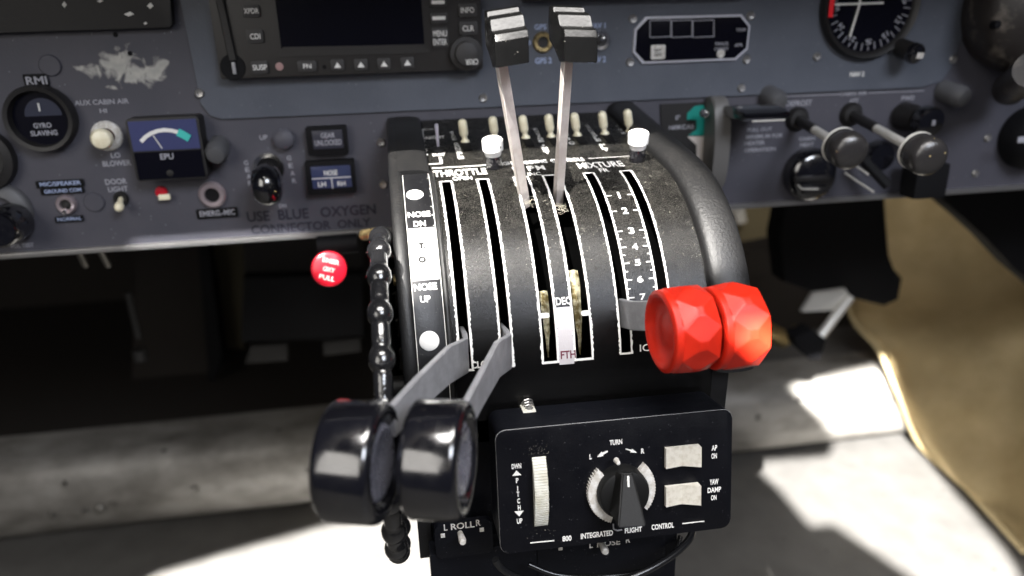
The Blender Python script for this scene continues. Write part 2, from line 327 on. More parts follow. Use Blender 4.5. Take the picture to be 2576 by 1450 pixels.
for px, py in ((126, 165), (237, 509)):
    b = MB(); b.lathe(pframe(px, py, .4495), [(0, .0008), (.0052, .0008), (.0058, 0)], 24); b.build('blanking_plug', 'panel2', pn)
# panel lettering
for s, px, py, w, h, m in (('AUX CABIN AIR', 256, 257, 138, 13, 'grey_l'), ('HI', 260, 279, 18, 11, 'grey_l'), ('LO', 291, 391, 24, 13, 'grey_l'), ('BLOWER', 294, 411, 72, 14, 'grey_l'),
    ('DOOR', 292, 457, 55, 14, 'grey_l'), ('LIGHT', 297, 476, 50, 13, 'grey_l'), ('UP', 663, 346, 20, 12, 'grey_l'), ('DN', 711, 518, 18, 9, 'grey_l'),
    ('USE  BLUE   OXYGEN', 785, 536, 326, 26, 'navyl'), ('CONNECTOR  ONLY', 784, 571, 303, 22, 'navyl'),
    ('ON', 60, 584, 18, 9, 'grey_l'), ('OFF', 45, 600, 20, 9, 'grey_l'), ('VOL TEST', 55, 618, 62, 10, 'grey_l'),
    ('DEFROST', 2010, 260, 64, 14, 'grey_l'), ('AFT', 2148, 254, 24, 11, 'grey_l'), ('FWD', 2284, 247, 32, 11, 'grey_l'), ('CABIN AIR', 2146, 236, 70, 9, 'grey_l'),
    ('PULL OUT', 1911, 326, 62, 9, 'grey_l'), ('MINIMUM FOR', 1923, 343, 92, 10, 'grey_l'), ('HEATER', 1899, 360, 50, 10, 'grey_l'), ('OPERATION', 1912, 377, 78, 10, 'grey_l'),
    ('CABIN', 2030, 349, 40, 9, 'grey_l'), ('HEAT', 2030, 364, 34, 9, 'grey_l')):
    if py > 560 and s.startswith('CONN'): py = 569
    ptext(s, px, py, w, h, m, pn, Y=.4498, bold=.02)
for s, x0, y0, dy, dx in (('GEAR', 619, 410, 17, 3.5), ('GEAR', 727, 398, 19, 4.5)):
    for i, ch in enumerate(s): ptext(ch, x0+dx*i, y0+dy*i, 11, 12, 'grey_l', pn, Y=.4498, bold=.02)
for s, px, py, w, h in (('GPS 1', 1365, 68, 42, 14), ('GPS 2', 1367, 153, 42, 15), ('20', 1325, 108, 20, 13), ('NAV 1', 1502, 65, 42, 14), ('NAV 2', 1502, 150, 44, 15), ('NAV 2', 2156, 187, 36, 12)):
    ptext(s, px, py, w, h, 'blue_l' if px < 1600 else 'white', pn, Y=.4481, bold=.03)
for a, c_ in (((1970, 243), (2108, 238)), ((2184, 235), (2325, 229))):
    P, Q = onY(*a, .4498), onY(*c_, .4498); b = MB(); b.tube([P, Q], .0003, 4); b.build('lettering', 'grey_l', pn)
# placards
def placard(px, py, w, h, s, label, m='grey_l', Y=.4495, tw=.86, th=.6, parent_m='black2', lines=None):
    t = thing('placard', label, 'placard', onY(px, py, Y)); b = MB(); b.prism(pframe(px, py, Y), rrect(pw(px, py, w, Y), ph(px, py, h, Y), .0006), .0008, .0002); b.build('plate', parent_m, t)
    if s: ptext(s, px, py, w*tw, h*th, m, t, Y=Y-.0008, bold=.02)
    return t
placard(92, 203, 62, 34, 'RMI', 'small black RMI placard above the round gyro gauge')
placard(152, 462, 122, 18, 'MIC/SPEAKER', 'black strip placard reading MIC SPEAKER above a jack', 'blue_l')
placard(158, 480, 110, 16, 'GROUND COM', 'black strip placard reading GROUND COM, just above the left jack', 'blue_l')
placard(175, 551, 72, 15, 'NORMAL', 'black strip placard reading NORMAL below the left jack', 'blue_l')
placard(547, 536, 104, 24, 'EMERG.-MIC', 'black strip placard below the pink ringed jack', 'grey_l')
# ================================================================== GPS NAVIGATOR
g = thing('gps_navigator', 'black panel mounted navigator with dark screen and lettered buttons', 'gps unit', onY(885, 195, .44))
YG = .440
A, B = onY(555, 200, YG), onY(1216, 176, YG); zb = (A.z+B.z)/2
fr = frame((0, .449, 0), XA, v=(0, 0, 1)); b = MB(); b.prism(fr, [(A.x, .075), (A.x, zb+.001), (A.x+.001, zb), (B.x-.001, zb), (B.x, zb+.001), (B.x, .075)], .009, .0006)
b.build('bezel', 'bezel', g)
P1, P2 = onY(692, 0, YG), onY(1054, 112, YG); z2 = onY(880, 117, YG).z
b = MB(); b.prism(frame((0, YG, 0), XA, v=(0, 0, 1)), [(onY(700, 60, YG).x, .06), (onY(707, 117, YG).x, z2), (onY(1068, 117, YG).x, z2), (onY(1062, 60, YG).x, .06)], .0003); b.build('screen', 'scr', g, smooth=False)
flat([(693, 144), (712, 119), (1062, 112), (1085, 133)], YG, .0005, 'sill', 'bezel', g)
def gbtn(px, py, w, h, s, tw=.8, th=.42, par=g):
    b = MB(); b.prism(pframe(px, py, YG), rrect(pw(px, py, w, YG), ph(px, py, h, YG), .0012), .0014, .0005); o = b.build('button', 'btn', par); Y2 = YG-.0014
    if s == '-':
        c = MB(); c.prism(pframe(px, py, Y2), rrect(pw(px, py, w*.75, YG), ph(px, py, 9, YG), .0004), .0003); c.build('mark', 'white', o, False)
    elif s == '^':
        u, v = pw(px, py, 9, YG), ph(px, py, 7, YG); c = MB(); c.prism(pframe(px, py, Y2), [(-u, -v), (u, -v), (0, v)], .0002); c.build('mark', 'white', o, False)
    elif '\n' in s:
        for i, q in enumerate(s.split('\n')): ptext(q, px, py-h*.20+i*h*.42, w*tw, h*.30, 'white', o, Y=Y2, bold=.012)
    else: ptext(s, px, py, w*tw, h*th, 'white', o, Y=Y2, bold=.012)
for q in ((632, 28, 44, 32, 'XPDR', .86), (642, 92, 42, 34, 'CDI', .62), (654, 170, 42, 32, 'SUSP', .86), (773, 167, 48, 27, 'FN', .42), (849, 164, 34, 28, '^'), (908, 163, 34, 28, '^'),
          (966, 161, 34, 28, '^'), (1025, 158, 34, 28, '^'), (1102, 6, 44, 24, '-'), (1104, 46, 44, 26, '-'), (1107, 95, 42, 50, 'MENU\nENTER', .82), (1176, 26, 46, 34, 'INFO', .72), (1178, 72, 46, 34, 'CLR', .62)): gbtn(*q)
b = MB(); b.lathe(pframe(703, 168, YG), [(0, .0006), (.0020, .0004), (.0022, 0)], 16); b.build('indicator_lamp', 'lamp_dim', g)
b = MB(); b.lathe(pframe(816, 169, YG), [(0, .0002), (.0012, .0002)], 12); b.build('sensor_hole', 'black2', g)
b = MB(); b.lathe(pframe(1172, 135, YG), [(0, .009), (.0055, .009), (.0065, .0085), (.0068, .004), (.0092, .0038), (.0096, .0032), (.0098, 0)], 32)
kn = b.build('cursor_knob', 'btn', g); ptext('CRSR', 1187, 156, 32, 14, 'white', kn, Y=YG-.0091, rot=pi, bold=.012)
b = MB(); b.lathe(pframe(586, 170, YG), [(0, .0006), (.0064, .0006), (.0068, 0)], 28); b.build('card_recess', 'black2', g)
P, Q = onY(553, 0, YG-.001), onY(586, 152, YG-.001); b = MB(); b.ribbon([P+Vector((0, 0, .03)), P, Q], .0024, .004, (1, 0, 0)); b.build('card_rail', 'dark', g)
b = MB(); b.box(pframe(589, 172, YG-.0015), (.0018, .0062, .0015), .0003); b.build('card_latch', 'arm', g)
# dark unit top left
t = thing('avionics_cover', 'dark flat equipment cover with painted white glints at the top left corner', 'equipment cover', onY(200, 70, .445))
P = [onY(-180, 80, .444), onY(436, 70, .444), onY(428, 0, .444)]
b = MB(); b.prism(frame((0, .45, 0), XA, v=(0, 0, 1)), [(P[0].x, P[1].z-.0005), (P[1].x-.002, P[1].z), (P[1].x, P[1].z+.002), (P[2].x, P[2].z), (P[2].x-.004, .1), (P[0].x, .1)], .006, .0008); b.build('cover_plate', 'dark', t)
for px, py, w, h in ((162, 12, 12, 16), (252, 3, 16, 8), (378, 15, 16, 16), (325, 36, 26, 12), (456, 9, 16, 10), (366, 59, 10, 8)):  # glints painted as small white shapes on the cover
    if px > 430: continue
    b = MB(); u, v = pw(px, py, w/2, .444), ph(px, py, h/2, .444); b.prism(pframe(px, py, .444), [(-u, 0), (-u*.2, -v), (u, -v*.1), (u*.3, v)], .0003); b.build('mark_or_glint', 'white', t, False)
# ================================================================== small panel instruments
def toggle(px, py, tx, ty, label, ring='steel', rr=.005, bat='cream', br=.0024, blen=.012, Yb=.4495, name='toggle_switch', cat='switch', group=None, bore='dark', hexa=True):
    """round ring at px,py on the panel and a bat whose tip projects to tx,ty"""
    t = thing(name, label, cat, onY(px, py, Yb), group); f = pframe(px, py, Yb); b = MB()
    b.lathe(f, [(rr*.52, .0006), (rr*.56, .0022), (rr*.85, .0024), (rr, .0012), (rr, -.0005)], 24); b.build('collar', ring, t)
    b = MB(); b.lathe(f, [(0, .0006), (rr*.54, .0008)], 20); b.build('bore', bore, t)
    if bat:
        tip = onY(tx, ty, Yb-blen); base = f@Vector((0, 0, .0004)); d = (tip-base).normalized(); L = (tip-base).length
        b = MB(); b.lathe(axis_frame(base, d), [(br*.55, 0), (br*.6, L*.4), (br*.95, L*.6), (br, L*.8), (br*.8, L*.93), (br*.4, L*.99), (0, L)], 16); b.build('bat', bat, t)
    return t
toggle(270, 342, 252, 353, 'cream tipped switch in a large pale ring below the AUX CABIN AIR lettering', 'ringw', .0083, 'cream', .0058, .016, bore=mat('dark_red_bore', (.05, .008, .006), .5))
toggle(305, 500, 298, 528, 'small cream bat switch under the DOOR LIGHT lettering', 'dark', .0042, 'cream', .0026, .011, bore='black2')
toggle(1365, 107, 1372, 112, 'brass ringed switch beside the GPS 2 lettering', 'brass', .0060, None, Yb=.4482, bore='dark')
toggle(1510, 103, 1518, 96, 'bright ringed switch half hidden by the right prop lever head', 'chrome', .0060, 'chrome', .0014, .012, Yb=.4482)
toggle(168, 514, 160, 540, 'dull ringed jack with a tiny lever between the left strip placards', 'pink', .0056, 'chrome', .0011, .009, name='jack_switch')
toggle(535, 490, 0, 0, 'pink ringed jack socket above the EMERG MIC placard', 'pink', .0078, None, name='jack_socket', cat='jack', bore='black2')
t = thing('indicator_button', 'tiny red and cream indicator under the blue EPU gauge', 'indicator', onY(411, 489, .449))
b = MB(); b.lathe(pframe(406, 484, .4495), [(0, .0015), (.0030, .0012), (.0036, 0)], 16); b.build('lens', 'dred', t)
b = MB(); b.box(pframe(414, 496, .4465), (.0066, .0034, .003), .0012); b.build('flag', 'cream', t)
# round gyro gauge
def rgauge(px, py, r, label, name='round_gauge', Y=.442):
    t = thing(name, label, 'gauge', onY(px, py, .45)); b = MB(); f = pframe(px, py, .45)
    b.lathe(f, [(r*.80, .003), (r*.84, .0075), (r*.96, .008), (r, .006), (r, 0)], 48); b.build('bezel', 'dark', t); b = MB(); b.lathe(f, [(0, .003), (r*.82, .003)], 40); b.build('face', 'scr', t); return t
t = rgauge(110, 297, .0180, 'round black gyro slaving gauge on the left of the panel')
b = MB(); b.lathe(pframe(110, 292, .4468), [(0, 0), (.0095, 0)], 32, 0, pi); b.build('window', mat('dark_blue_window', (.008, .012, .035), .5), t, False)
ptext('GYRO', 107, 316, 46, 13, 'grey_l', t, Y=.4465, bold=.02); ptext('SLAVING', 111, 335, 68, 13, 'grey_l', t, Y=.4465, bold=.02)
b = MB(); P, Q = onY(96, 260, .4462), onY(100, 280, .4462); b.tube([P, Q], .0005, 6); b.build('needle', 'white', t)
# EPU gauge
t = thing('square_gauge', 'square blue faced EPU gauge with a white arc and teal mark', 'gauge', onY(425, 455, .44)); YE = .437
A, B = onY(345, 456, YE), onY(524, 449, YE); Tp = onY(400, 296, YE); zbm = (A.z+B.z)/2; xl, xr = A.x, B.x
zt = Tp.z
b = MB(); b.prism(frame(((xl+xr)/2, .45, (zbm+zt)/2), XA, v=(0, 0, 1)), rrect(xr-xl, zt-zbm, .002), .013, .0008); b.build('case', 'dark', t)
zm = onY(420, 377, YE).z; xm = (xl+xr)/2; wv = (xr-xl)*.93
b = MB(); b.box(frame((xm, YE-.0002, (zt+zm)/2-.0008), XA, v=(0, 0, 1)), (wv, zt-zm-.0014, .0005)); b.build('face', 'bluef', t, False)
b = MB(); b.box(frame((xm, YE-.0002, (zbm+zm)/2), XA, v=(0, 0, 1)), (wv, (zm-zbm)*.9, .0005)); b.build('lower_face', 'scr', t, False)
def arc_pts(pts, Y): return [onY(x, y, Y) for x, y in pts]
b = MB(); b.ribbon(arc_pts([(355, 357), (366, 345), (380, 336), (396, 330), (414, 327.5), (432, 329), (450, 334)], YE-.0008), .0004, .0021, (0, -.01, 1)); b.build('scale_arc', 'white', t)
b = MB(); b.ribbon(arc_pts([(447, 333), (460, 339), (477, 349)], YE-.0009), .0004, .0042, (0, 0, 1)); b.build('scale_mark', 'tealb', t)
b = MB(); b.tube(arc_pts([(385, 341), (408, 374)], YE-.001), .0003, 5); b.build('needle', 'white', t)
ptext('EPU', 420, 394, 34, 15, 'grey_l', t, Y=YE-.0006, bold=.02); b = MB(); b.lathe(pframe(428, 436, YE-.0004), [(0, .0006), (.0018, .0003), (.002, 0)], 14); b.build('adjuster', 'dark', t)
# capped posts
def post(px, py, label, r=.0062, tilt=(0, -.014, -.004), m='greycap'):
    p = onY(px, py, .45); t = thing('capped_lamp', label, 'lamp cap', p); d = Vector(tilt); b = MB(); b.lathe(axis_frame(p, d), [(r*.92, -.001), (r, d.length*.5), (r*1.0, d.length*.8), (r*.75, d.length), (0, d.length*1.08)], 28); b.build('cap', m, t); return t
post(552, 365, 'smoky grey lamp cap to the right of the EPU gauge'); post(716, 350, 'faint grey lamp cap to the right of the UP lettering', .0060, (0, -.006, .001), 'panel2')
post(1930, 238, 'smoky grey lamp cap left of the DEFROST lettering', .0066, (.002, -.014, -.004)); post(2372, 228, 'smoky grey lamp cap at the right end of the cabin air line', .0072, (.004, -.016, -.004))
# gear handle
t = thing('gear_handle', 'black wheel shaped gear handle in a bright ring between GEAR letters', 'handle', onY(677, 422, .45))
b = MB(); b.lathe(pframe(677, 422, .4498), [(.0062, .001), (.0064, .0028), (.0088, .0028), (.0092, .001), (.0092, -.001)], 36); b.build('ring', 'chrome', t)
b = MB(); b.lathe(pframe(677, 422, .4498), [(0, .0012), (.0064, .0012)], 24); b.build('bore', 'black2', t)
pc = onY(672, 466, .425); b = MB(); b.cyl(onY(677, 422, .4490), pc, .003, n=14); b.build('shaft', 'dark', t)
b = MB(); b.lathe(frame(pc, (0, 0, 1), w=(1, 0, 0)), [(0, -.0078), (.006, -.0078), (.0095, -.0062), (.0112, -.003), (.0118, -.001), (.0118, .001), (.0112, .003), (.0095, .0062), (.006, .0078), (0, .0078)], 28); b.build('wheel_knob', 'gloss', t)
# annunciators
def annun(x0, y0, x1, y1, label):
    t = thing('annunciator', label, 'annunciator', onY((x0+x1)/2, y1, .45)); Y = .444; c = ((x0+x1)/2, (y0+y1)/2)
    w, h = pw(*c, x1-x0, Y), ph(*c, y1-y0, Y); b = MB(); b.prism(pframe(*c, Y+.006), rrect(w, h, .001), .006, .0008); b.build('housing', 'black2', t); return t, c, w, h, Y
t, c, w, h, Y = annun(773, 315, 876, 387, 'small dark annunciator reading GEAR UNLOCKED')
b = MB(); b.prism(pframe(*c, Y), rrect(w*.74, h*.64, .0005), .0008, .0002); b.build('lens', mat('dim_dark_lens', (.035, .035, .05), .35), t)
ptext('GEAR', c[0], c[1]-10, 36, 13, 'grey_l', t, Y=Y-.0008, bold=.02); ptext('UNLOCKED', c[0]+1, c[1]+8, 68, 14, 'grey_l', t, Y=Y-.0008, bold=.02)
t, c, w, h, Y = annun(772, 400, 896, 484, 'blue lensed annunciator reading NOSE LH RH')
b = MB(); b.prism(pframe(c[0], c[1]+3, Y), rrect(w*.80, h*.66, .0005), .0008, .0002); b.build('lens', mat('blue_lens', (.035, .045, .11), .3), t)
ptext('NOSE', c[0]-2, c[1]-7, 34, 13, 'white', t, Y=Y-.0008, bold=.02); ptext('LH', c[0]-24, c[1]+22, 20, 12, 'white', t, Y=Y-.0008, bold=.02); ptext('RH', c[0]+25, c[1]+20, 20, 12, 'white', t, Y=Y-.0008, bold=.02)
f = pframe(c[0], c[1]+6, Y-.0008); b = MB(); b.box(f, (w*.79, .0005, .0002)); b.box(f@Matrix.Translation((0, -.0032, 0)), (.0005, .0062, .0002)); b.build('divider', 'white', t, False)
# octagonal annunciator panel
t = thing('annunciator', 'octagonal black annunciator with white border and three dark windows', 'annunciator', onY(1740, 155, .448)); Y = .4482
X = lambda z: 1569.7+z*.1354
Yp = lambda z: 13.4+z*.1354
O = [(410, 215), (2190, 170), (2350, 380), (2300, 820), (2080, 1020), (350, 1090), (170, 880), (200, 450)]
O3 = [onY(X(x), Yp(y), Y-.002) for x, y in O]
cx = sum(p.x for p in O3)/8; cz = sum(p.z for p in O3)/8
b = MB(); b.prism(frame((0, Y, 0), XA, v=(0, 0, 1)), [(p.x, p.z) for p in O3][::-1], .002, .0003); b.build('border', mat('pale_border_paint', (.55, .55, .62), .4), t)
b = MB(); b.prism(frame((0, Y-.002, 0), XA, v=(0, 0, 1)), [(cx+(p.x-cx)*.965, cz+(p.z-cz)*.90) for p in O3][::-1], .0005, .0001); b.build('face', 'scr', t)
Y2 = Y-.0026
def boxline(x0, y0, x1, y1, m, wd=.0006):
    b = MB()
    c = [onY(X(x0), Yp(y0), Y2), onY(X(x1), Yp(y0)-2, Y2), onY(X(x1), Yp(y1)-2, Y2), onY(X(x0), Yp(y1), Y2)]
    for i in range(4): b.tube([c[i], c[(i+1) % 4]], wd/2, 5)
    return b.build('aperture_frame', m, t)
for a, c_ in ((485, 870), (885, 1265), (1280, 1670)): boxline(a, 290, c_, 600, 'grey_l')
cpx, cpy = X(628), Yp(872); b = MB(); b.prism(pframe(cpx, cpy, Y2), rrect(pw(cpx, cpy, 36, Y2), ph(cpx, cpy, 36, Y2), .001), .0008, .0003); o = b.build('button', 'ringw', t)
ptext('NAV', cpx, cpy-5, 18, 8, 'dark', o, Y=Y2-.0009, bold=.02); ptext('GPS', cpx, cpy+6, 18, 8, 'dark', o, Y=Y2-.0009, bold=.02)
for s, x, y, w in (('PARALLEL', 1820, 715, 34), ('OFFSET', 1810, 815, 36), ('TERM', 2170, 460, 24), ('APR', 2130, 740, 21)): ptext(s, X(x), Yp(y), w, 8, 'grey_l', t, Y=Y2, bold=.02)
b = MB(); b.lathe(pframe(X(1800), Yp(905), Y2), [(0, .0006), (.0022, .0004), (.0026, 0)], 16); b.build('lamp', 'ringw', t)
# trim above it, cut by the frame top
t = thing('radio_stack', 'dark radio face whose bottom edge shows above the right prop lever', 'radio', onY(1600, 0, .44)); A, B = onY(1318, 4, .44), onY(1880, -12, .44)
b = MB(); b.prism(frame((0, .449, 0), XA, v=(0, 0, 1)), [(A.x, .075), (A.x, A.z), (B.x, A.z), (B.x, .075)], .009, .0006); b.build('case', 'bezel', t)
# course indicator
t = thing('course_indicator', 'round course indicator with white cross needles and red flag at top right', 'gauge', onY(2185, 150, .44)); gx, gy = 2180, 12; R = .0325
f = pframe(gx, gy, .45)
b = MB(); b.lathe(f, [(R*.86, .004), (R*.89, .006), (R*.97, .0075), (R, .006), (R, 0)], 64); b.build('bezel', 'dark', t)
b = MB(); b.lathe(f, [(0, .004), (R*.87, .004)], 48); b.build('face', 'scr', t)
f2 = f@Matrix.Translation((0, 0, .0045))
for k in range(36):
    a = radians(k*10+4); r1 = R*.84; r2 = R*(.70 if k % 3 else .76)
    P, Q = f2@Vector((r1*cos(a), r1*sin(a), 0)), f2@Vector((r2*cos(a), r2*sin(a), 0)); b = MB(); b.tube([P, Q], .00035, 4); b.build('scale_tick', 'grey_l', t)
    if k % 3 == 0:
        q = f2@Vector((R*.68*cos(a), R*.68*sin(a), 0)); ff = frame(q, (sin(a), 0, -cos(a)), v=(cos(a), 0, sin(a)))
        letter(str([9, 6, 3, 'N', 33, 30, 'W', 24, 21, 'S', 15, 12][k//3]), fmap(ff), .0042, .0032, 'grey_l', t, bold=.02)
for s in (((2100, 12), (2222, 8)), ((2166, -30), (2163, 10), (2138, 92))):
    b = MB(); b.tube([onY(x, y, .4448) for x, y in s], .0007, 5); b.build('needle', 'white', t)
b = MB(); b.box(pframe(2092, 16, .4425), (.0030, .0130, .0006), .0002); b.build('warning_flag', 'redf', t)
P, Q = onY(2262, 118, .445), onY(2306, 137, .432); b = MB(); b.cyl(P, Q, .0055, .0062, n=20); b.build('knob_stem', 'dark', t)
b = MB(); b.lathe(axis_frame(Q, (Q-P)), [(0, .0022), (.003, .0022), (.0055, .001), (.0064, -.001), (.0064, -.003)], 24); b.build('set_knob', 'gloss', t); b = MB(); b.box(frame(Q+(Q-P).normalized()*.0026, XA, w=(Q-P)), (.0046, .0036, .0006), .0002); b.build('knob_mark', 'ringw', t)
# control column at the top right
t = thing('control_column', 'chipped brown control column flange at the top right corner', 'control column', onY(2600, 60, .43)); p = onY(2622, 20, .425)
b = MB(); b.lathe(frame(p, XA, v=(0, 0, 1)), [(0, .02), (.020, .02), (.030, .012), (.036, .008), (.0395, .002), (.040, -.010), (.036, -.024)], 48); b.build('flange', 'brown', t)
b = MB(); b.cyl(onY(2540, 225, .43), onY(2600, 175, .37), .010, n=20); b.build('tube', 'brown', t)
b = MB(); b.lathe(pframe(2508, 62, .416), [(0, .001), (.0022, .001), (.0025, -.003)], 14); b.build('bolt_hole', 'black2', t)
# left edge rotary
t = thing('rotary_knob', 'large dark rotary knob in a pale ring cut by the left edge', 'knob', onY(8, 560, .44))
b = MB(); b.lathe(pframe(5, 532, .4495), [(.009, .003), (.0095, .0045), (.0150, .003), (.0165, .001), (.0165, -.001)], 40); b.build('ring', 'greycap', t)
b = MB(); b.lathe(pframe(0, 575, .43), [(0, .004), (.009, .004), (.0105, .002), (.0108, -.016), (0, -.018)], 32); b.build('knob', 'gloss', t)
t = thing('oxygen_regulator', 'dark round instrument cut by the left edge above the rotary knob', 'gauge', onY(-40, 380, .445)); b = MB(); b.lathe(pframe(-45, 400, .449), [(0, .003), (.012, .003), (.0135, .006), (.0175, .005), (.018, 0)], 36); b.build('bezel', 'dark', t)
# ================================================================== right lower panel controls
def pullknob(cx_, cy_, bx, by, Yk, label, rb):
    base = onY(cx_, cy_, .449); k = onY(bx, by, Yk); d = (k-base).normalized(); t = thing('pull_knob', label, 'pull knob', base, 'speckled grey pull knobs')
    b = MB(); b.lathe(pframe(cx_, cy_, .4495), [(.002, .004), (.0060, .0036), (.0078, .001), (.0078, -.001)], 28); b.build('collar', 'dark', t)
    b = MB(); b.cyl(base, base+(k-base)*.38, .0031, n=18); b.build('sleeve', 'dark', t)
    b = MB(); b.cyl(base+(k-base)*.35, k, .0027, n=18); b.build('shaft', mat('pale_shaft_metal', (.75, .73, .68), .35, metal=.35), t)
    b = MB(); b.lathe(axis_frame(k-d*rb*.95, d), [(rb*.35, -.001), (rb*.9, 0), (rb*.96, rb*.1), (rb*.9, rb*.2), (rb*.97, rb*.28), (rb*.92, rb*.40), (rb, rb*.6), (rb*1.0, rb*1.05), (rb*.95, rb*1.30), (rb*.80, rb*1.46), (rb*.5, rb*1.56), (0, rb*1.6)], 40); kb = b.build('knob', 'knobg', t)
    b = MB(); b.lathe(axis_frame(k-d*rb*.95, d), [(rb*.905, rb*.08), (rb*1.0, rb*.10), (rb*1.0, rb*.17), (rb*.905, rb*.20)], 40); b.build('knob_ring', mat('pale_shaft_metal', (.75, .73, .68), .35, metal=.35), kb)
    return t
pullknob(2005, 300, 2132, 378, .385, 'speckled grey pull knob on the shorter bright shaft under DEFROST', .0108)
pullknob(2140, 288, 2329, 392, .370, 'speckled grey pull knob on the longer bright shaft, rightmost of the pair', .0110)
t = thing('push_knob', 'flat black knob pushed in below the FWD lettering', 'knob', onY(2300, 300, .44)); P, Q = onY(2272, 292, .449), onY(2342, 308, .425)
b = MB(); b.cyl(P, P+(Q-P)*.6, .0092, .008, n=28); b.build('boot', 'dark', t)
b = MB(); b.lathe(axis_frame(Q, Q-P), [(0, .002), (.006, .002), (.0092, .0008), (.0098, -.001), (.0098, -.006), (0, -.007)], 32); k_ = b.build('knob', 'gloss', t)
b = MB(); b.box(frame(Q+(Q-P).normalized()*.0023, XA, w=(Q-P)), (.0022, .0034, .0004), .0002); b.build('mark', 'grey_l', k_)
t = thing('air_control_dial', 'large black dial at the panel bottom below the left pull knob', 'dial', onY(2031, 434, .44))
b = MB(); b.lathe(pframe(2031, 436, .449), [(0, .011), (.0120, .011), (.0155, .009), (.0172, .006), (.0175, 0)], 44); b.build('dial', 'gloss', t)
b = MB(); b.box(pframe(2040, 450, .437), (.023, .0035, .003), .001); b.box(pframe(2050, 478, .437), (.018, .004, .004), .001); b.build('grip', 'dark', t)
b = MB(); b.tube([onY(x, y, .434) for x, y in ((2008, 466), (2018, 476), (2058, 476))], .0006, 6); b.build('bright_edge', mat('pale_shaft_metal', (0, 0, 0)), t)
t = thing('lock_lever', 'black lever with two thin bright edges between the dials', 'lever', onY(2190, 430, .44))
b = MB(); b.lathe(pframe(2205, 392, .449), [(0, .007), (.0085, .007), (.0105, .004), (.0108, 0)], 32); b.build('hub', 'gloss', t)
P, Q = onY(2170, 400, .436), onY(2255, 490, .425); b = MB(); b.ribbon([P, P+(Q-P)*.75], .006, .005, (0, -1, .2)); b.build('lever', 'black2', t)
for a, c_ in (((2135, 405), (2185, 440)), ((2125, 435), (2198, 484))):
    b = MB(); b.tube([onY(*a, .430), onY(*c_, .424)], .0007, 6); b.build('bright_edge', mat('pale_shaft_metal', (0, 0, 0)), t)
t = thing('square_grip', 'plain black square grip hanging below the right pull knob', 'handle', onY(2329, 470, .43)); b = MB(); b.box(pframe(2325, 452, .432), (.0235, .023, .016), .003); b.build('grip', 'black2', t)
t = thing('heat_control', 'round black control cut by the right edge of the panel', 'knob', onY(2570, 345, .44)); b = MB(); b.lathe(pframe(2580, 345, .449), [(0, .022), (.010, .022), (.016, .018), (.0205, .008), (.021, 0)], 40); b.build('knob', 'black2', t)
b = MB(); b.box(pframe(2570, 352, .4262), (.006, .004, .0006), .0002); b.build('knob_mark', 'grey_l', t)
# ================================================================== flap selector
t = thing('flap_scale', 'black placard with a teal and white flap scale and 160KCAS lettering', 'placard', onY(1722, 350, .445)); YF = .4485
flat([(1660, 262), (1788, 256), (1792, 470), (1668, 470)], .4497, .0012, 'plate', 'dark', t)
Z3 = lambda z: (1274.6+z[0]*.2604, z[1]*.2604)
flat([Z3(q) for q in ((1815, 1025), (1745, 1095), (1740, 1160), (1830, 1160), (1835, 1250), (1755, 1310), (1945, 1310), (1945, 1100), (1900, 1015))][::1], YF, .0003, 'teal_band', 'teal', t, smooth=False)
flat([(1729, 344), (1752, 366), (1752, 420), (1781, 420), (1781, 343)], YF, .0003, 'white_band', 'scalew', t, smooth=False)
ptext('0°', 1705, 296, 12, 12, 'grey_l', t, Y=YF, bold=.02); ptext('160KCAS', 1714, 320, 62, 11, 'grey_l', t, Y=YF, bold=.02)
t = thing('flap_quadrant', 'dark grey curved flap lever guard standing out of the panel', 'guard', onY(1815, 470, .43))
xg0, xg1 = onY(1799, 350, .431).x, onY(1838, 350, .431).x
prof = []
yt, yb = onY(1818, 242, .440).z, onY(1818, 482, .440).z
cz_, hh = (yt+yb)/2, (yt-yb)/2
prof = [(.449, cz_+hh*.98)]+[(.449-.018*sin(radians(a))**.5, cz_+hh*cos(radians(a))) for a in range(8, 173, 8)]+[(.449, cz_-hh*.98)]
b = MB(); A_ = [b.bm.verts.new((xg0, y, z)) for y, z in prof]; B_ = [b.bm.verts.new((xg1, y, z)) for y, z in prof]
fA = b.bm.faces.new(A_); fB = b.bm.faces.new(B_[::-1])
for i in range(len(prof)): j = (i+1) % len(prof); b.bm.faces.new((A_[i], A_[j], B_[j], B_[i]))
bmesh.ops.bevel(b.bm, geom=list(fA.edges)+list(fB.edges), offset=.0008, segments=2, affect='EDGES'); b.build('guard', mat('grey_guard_metal', (.13, .125, .12), .45, bump=.3, bscale=500), t)
b = MB(); b.lathe(pframe(1774, 287, .436), [(0, .0025), (.0018, .002), (.0026, .0005), (.0026, -.003)], 16); b.build('screw', 'chrome', t)
t = thing('flap_lever', 'black wedge flap lever with a bright lower edge beside the guard', 'lever', onY(1910, 300, .43))
yy = [(.440, .0035), (.425, .0045), (.410, .0030), (.405, 0), (.410, -.0028), (.440, -.0022)]; z0 = onY(1910, 292, .41).z; xa, xb = onY(1846, 295, .42).x, onY(1976, 295, .412).x
b = MB(); A_ = [b.bm.verts.new((xa, y, z0+z)) for y, z in yy]; B_ = [b.bm.verts.new((xb, y, z0+z)) for y, z in yy]; fs = [b.bm.faces.new(A_), b.bm.faces.new(B_[::-1])]
for i in range(6): b.bm.faces.new((A_[i], A_[(i+1) % 6], B_[(i+1) % 6], B_[i]))
bmesh.ops.bevel(b.bm, geom=list({e for f_ in b.bm.faces for e in f_.edges}), offset=.0009, segments=3, affect='EDGES'); b.build('handle', 'gloss', t)
b = MB(); b.tube([onY(1892, 306, .404), onY(1974, 302, .404)], .0006, 6); b.build('bright_edge', mat('pale_shaft_metal', (0, 0, 0)), t)
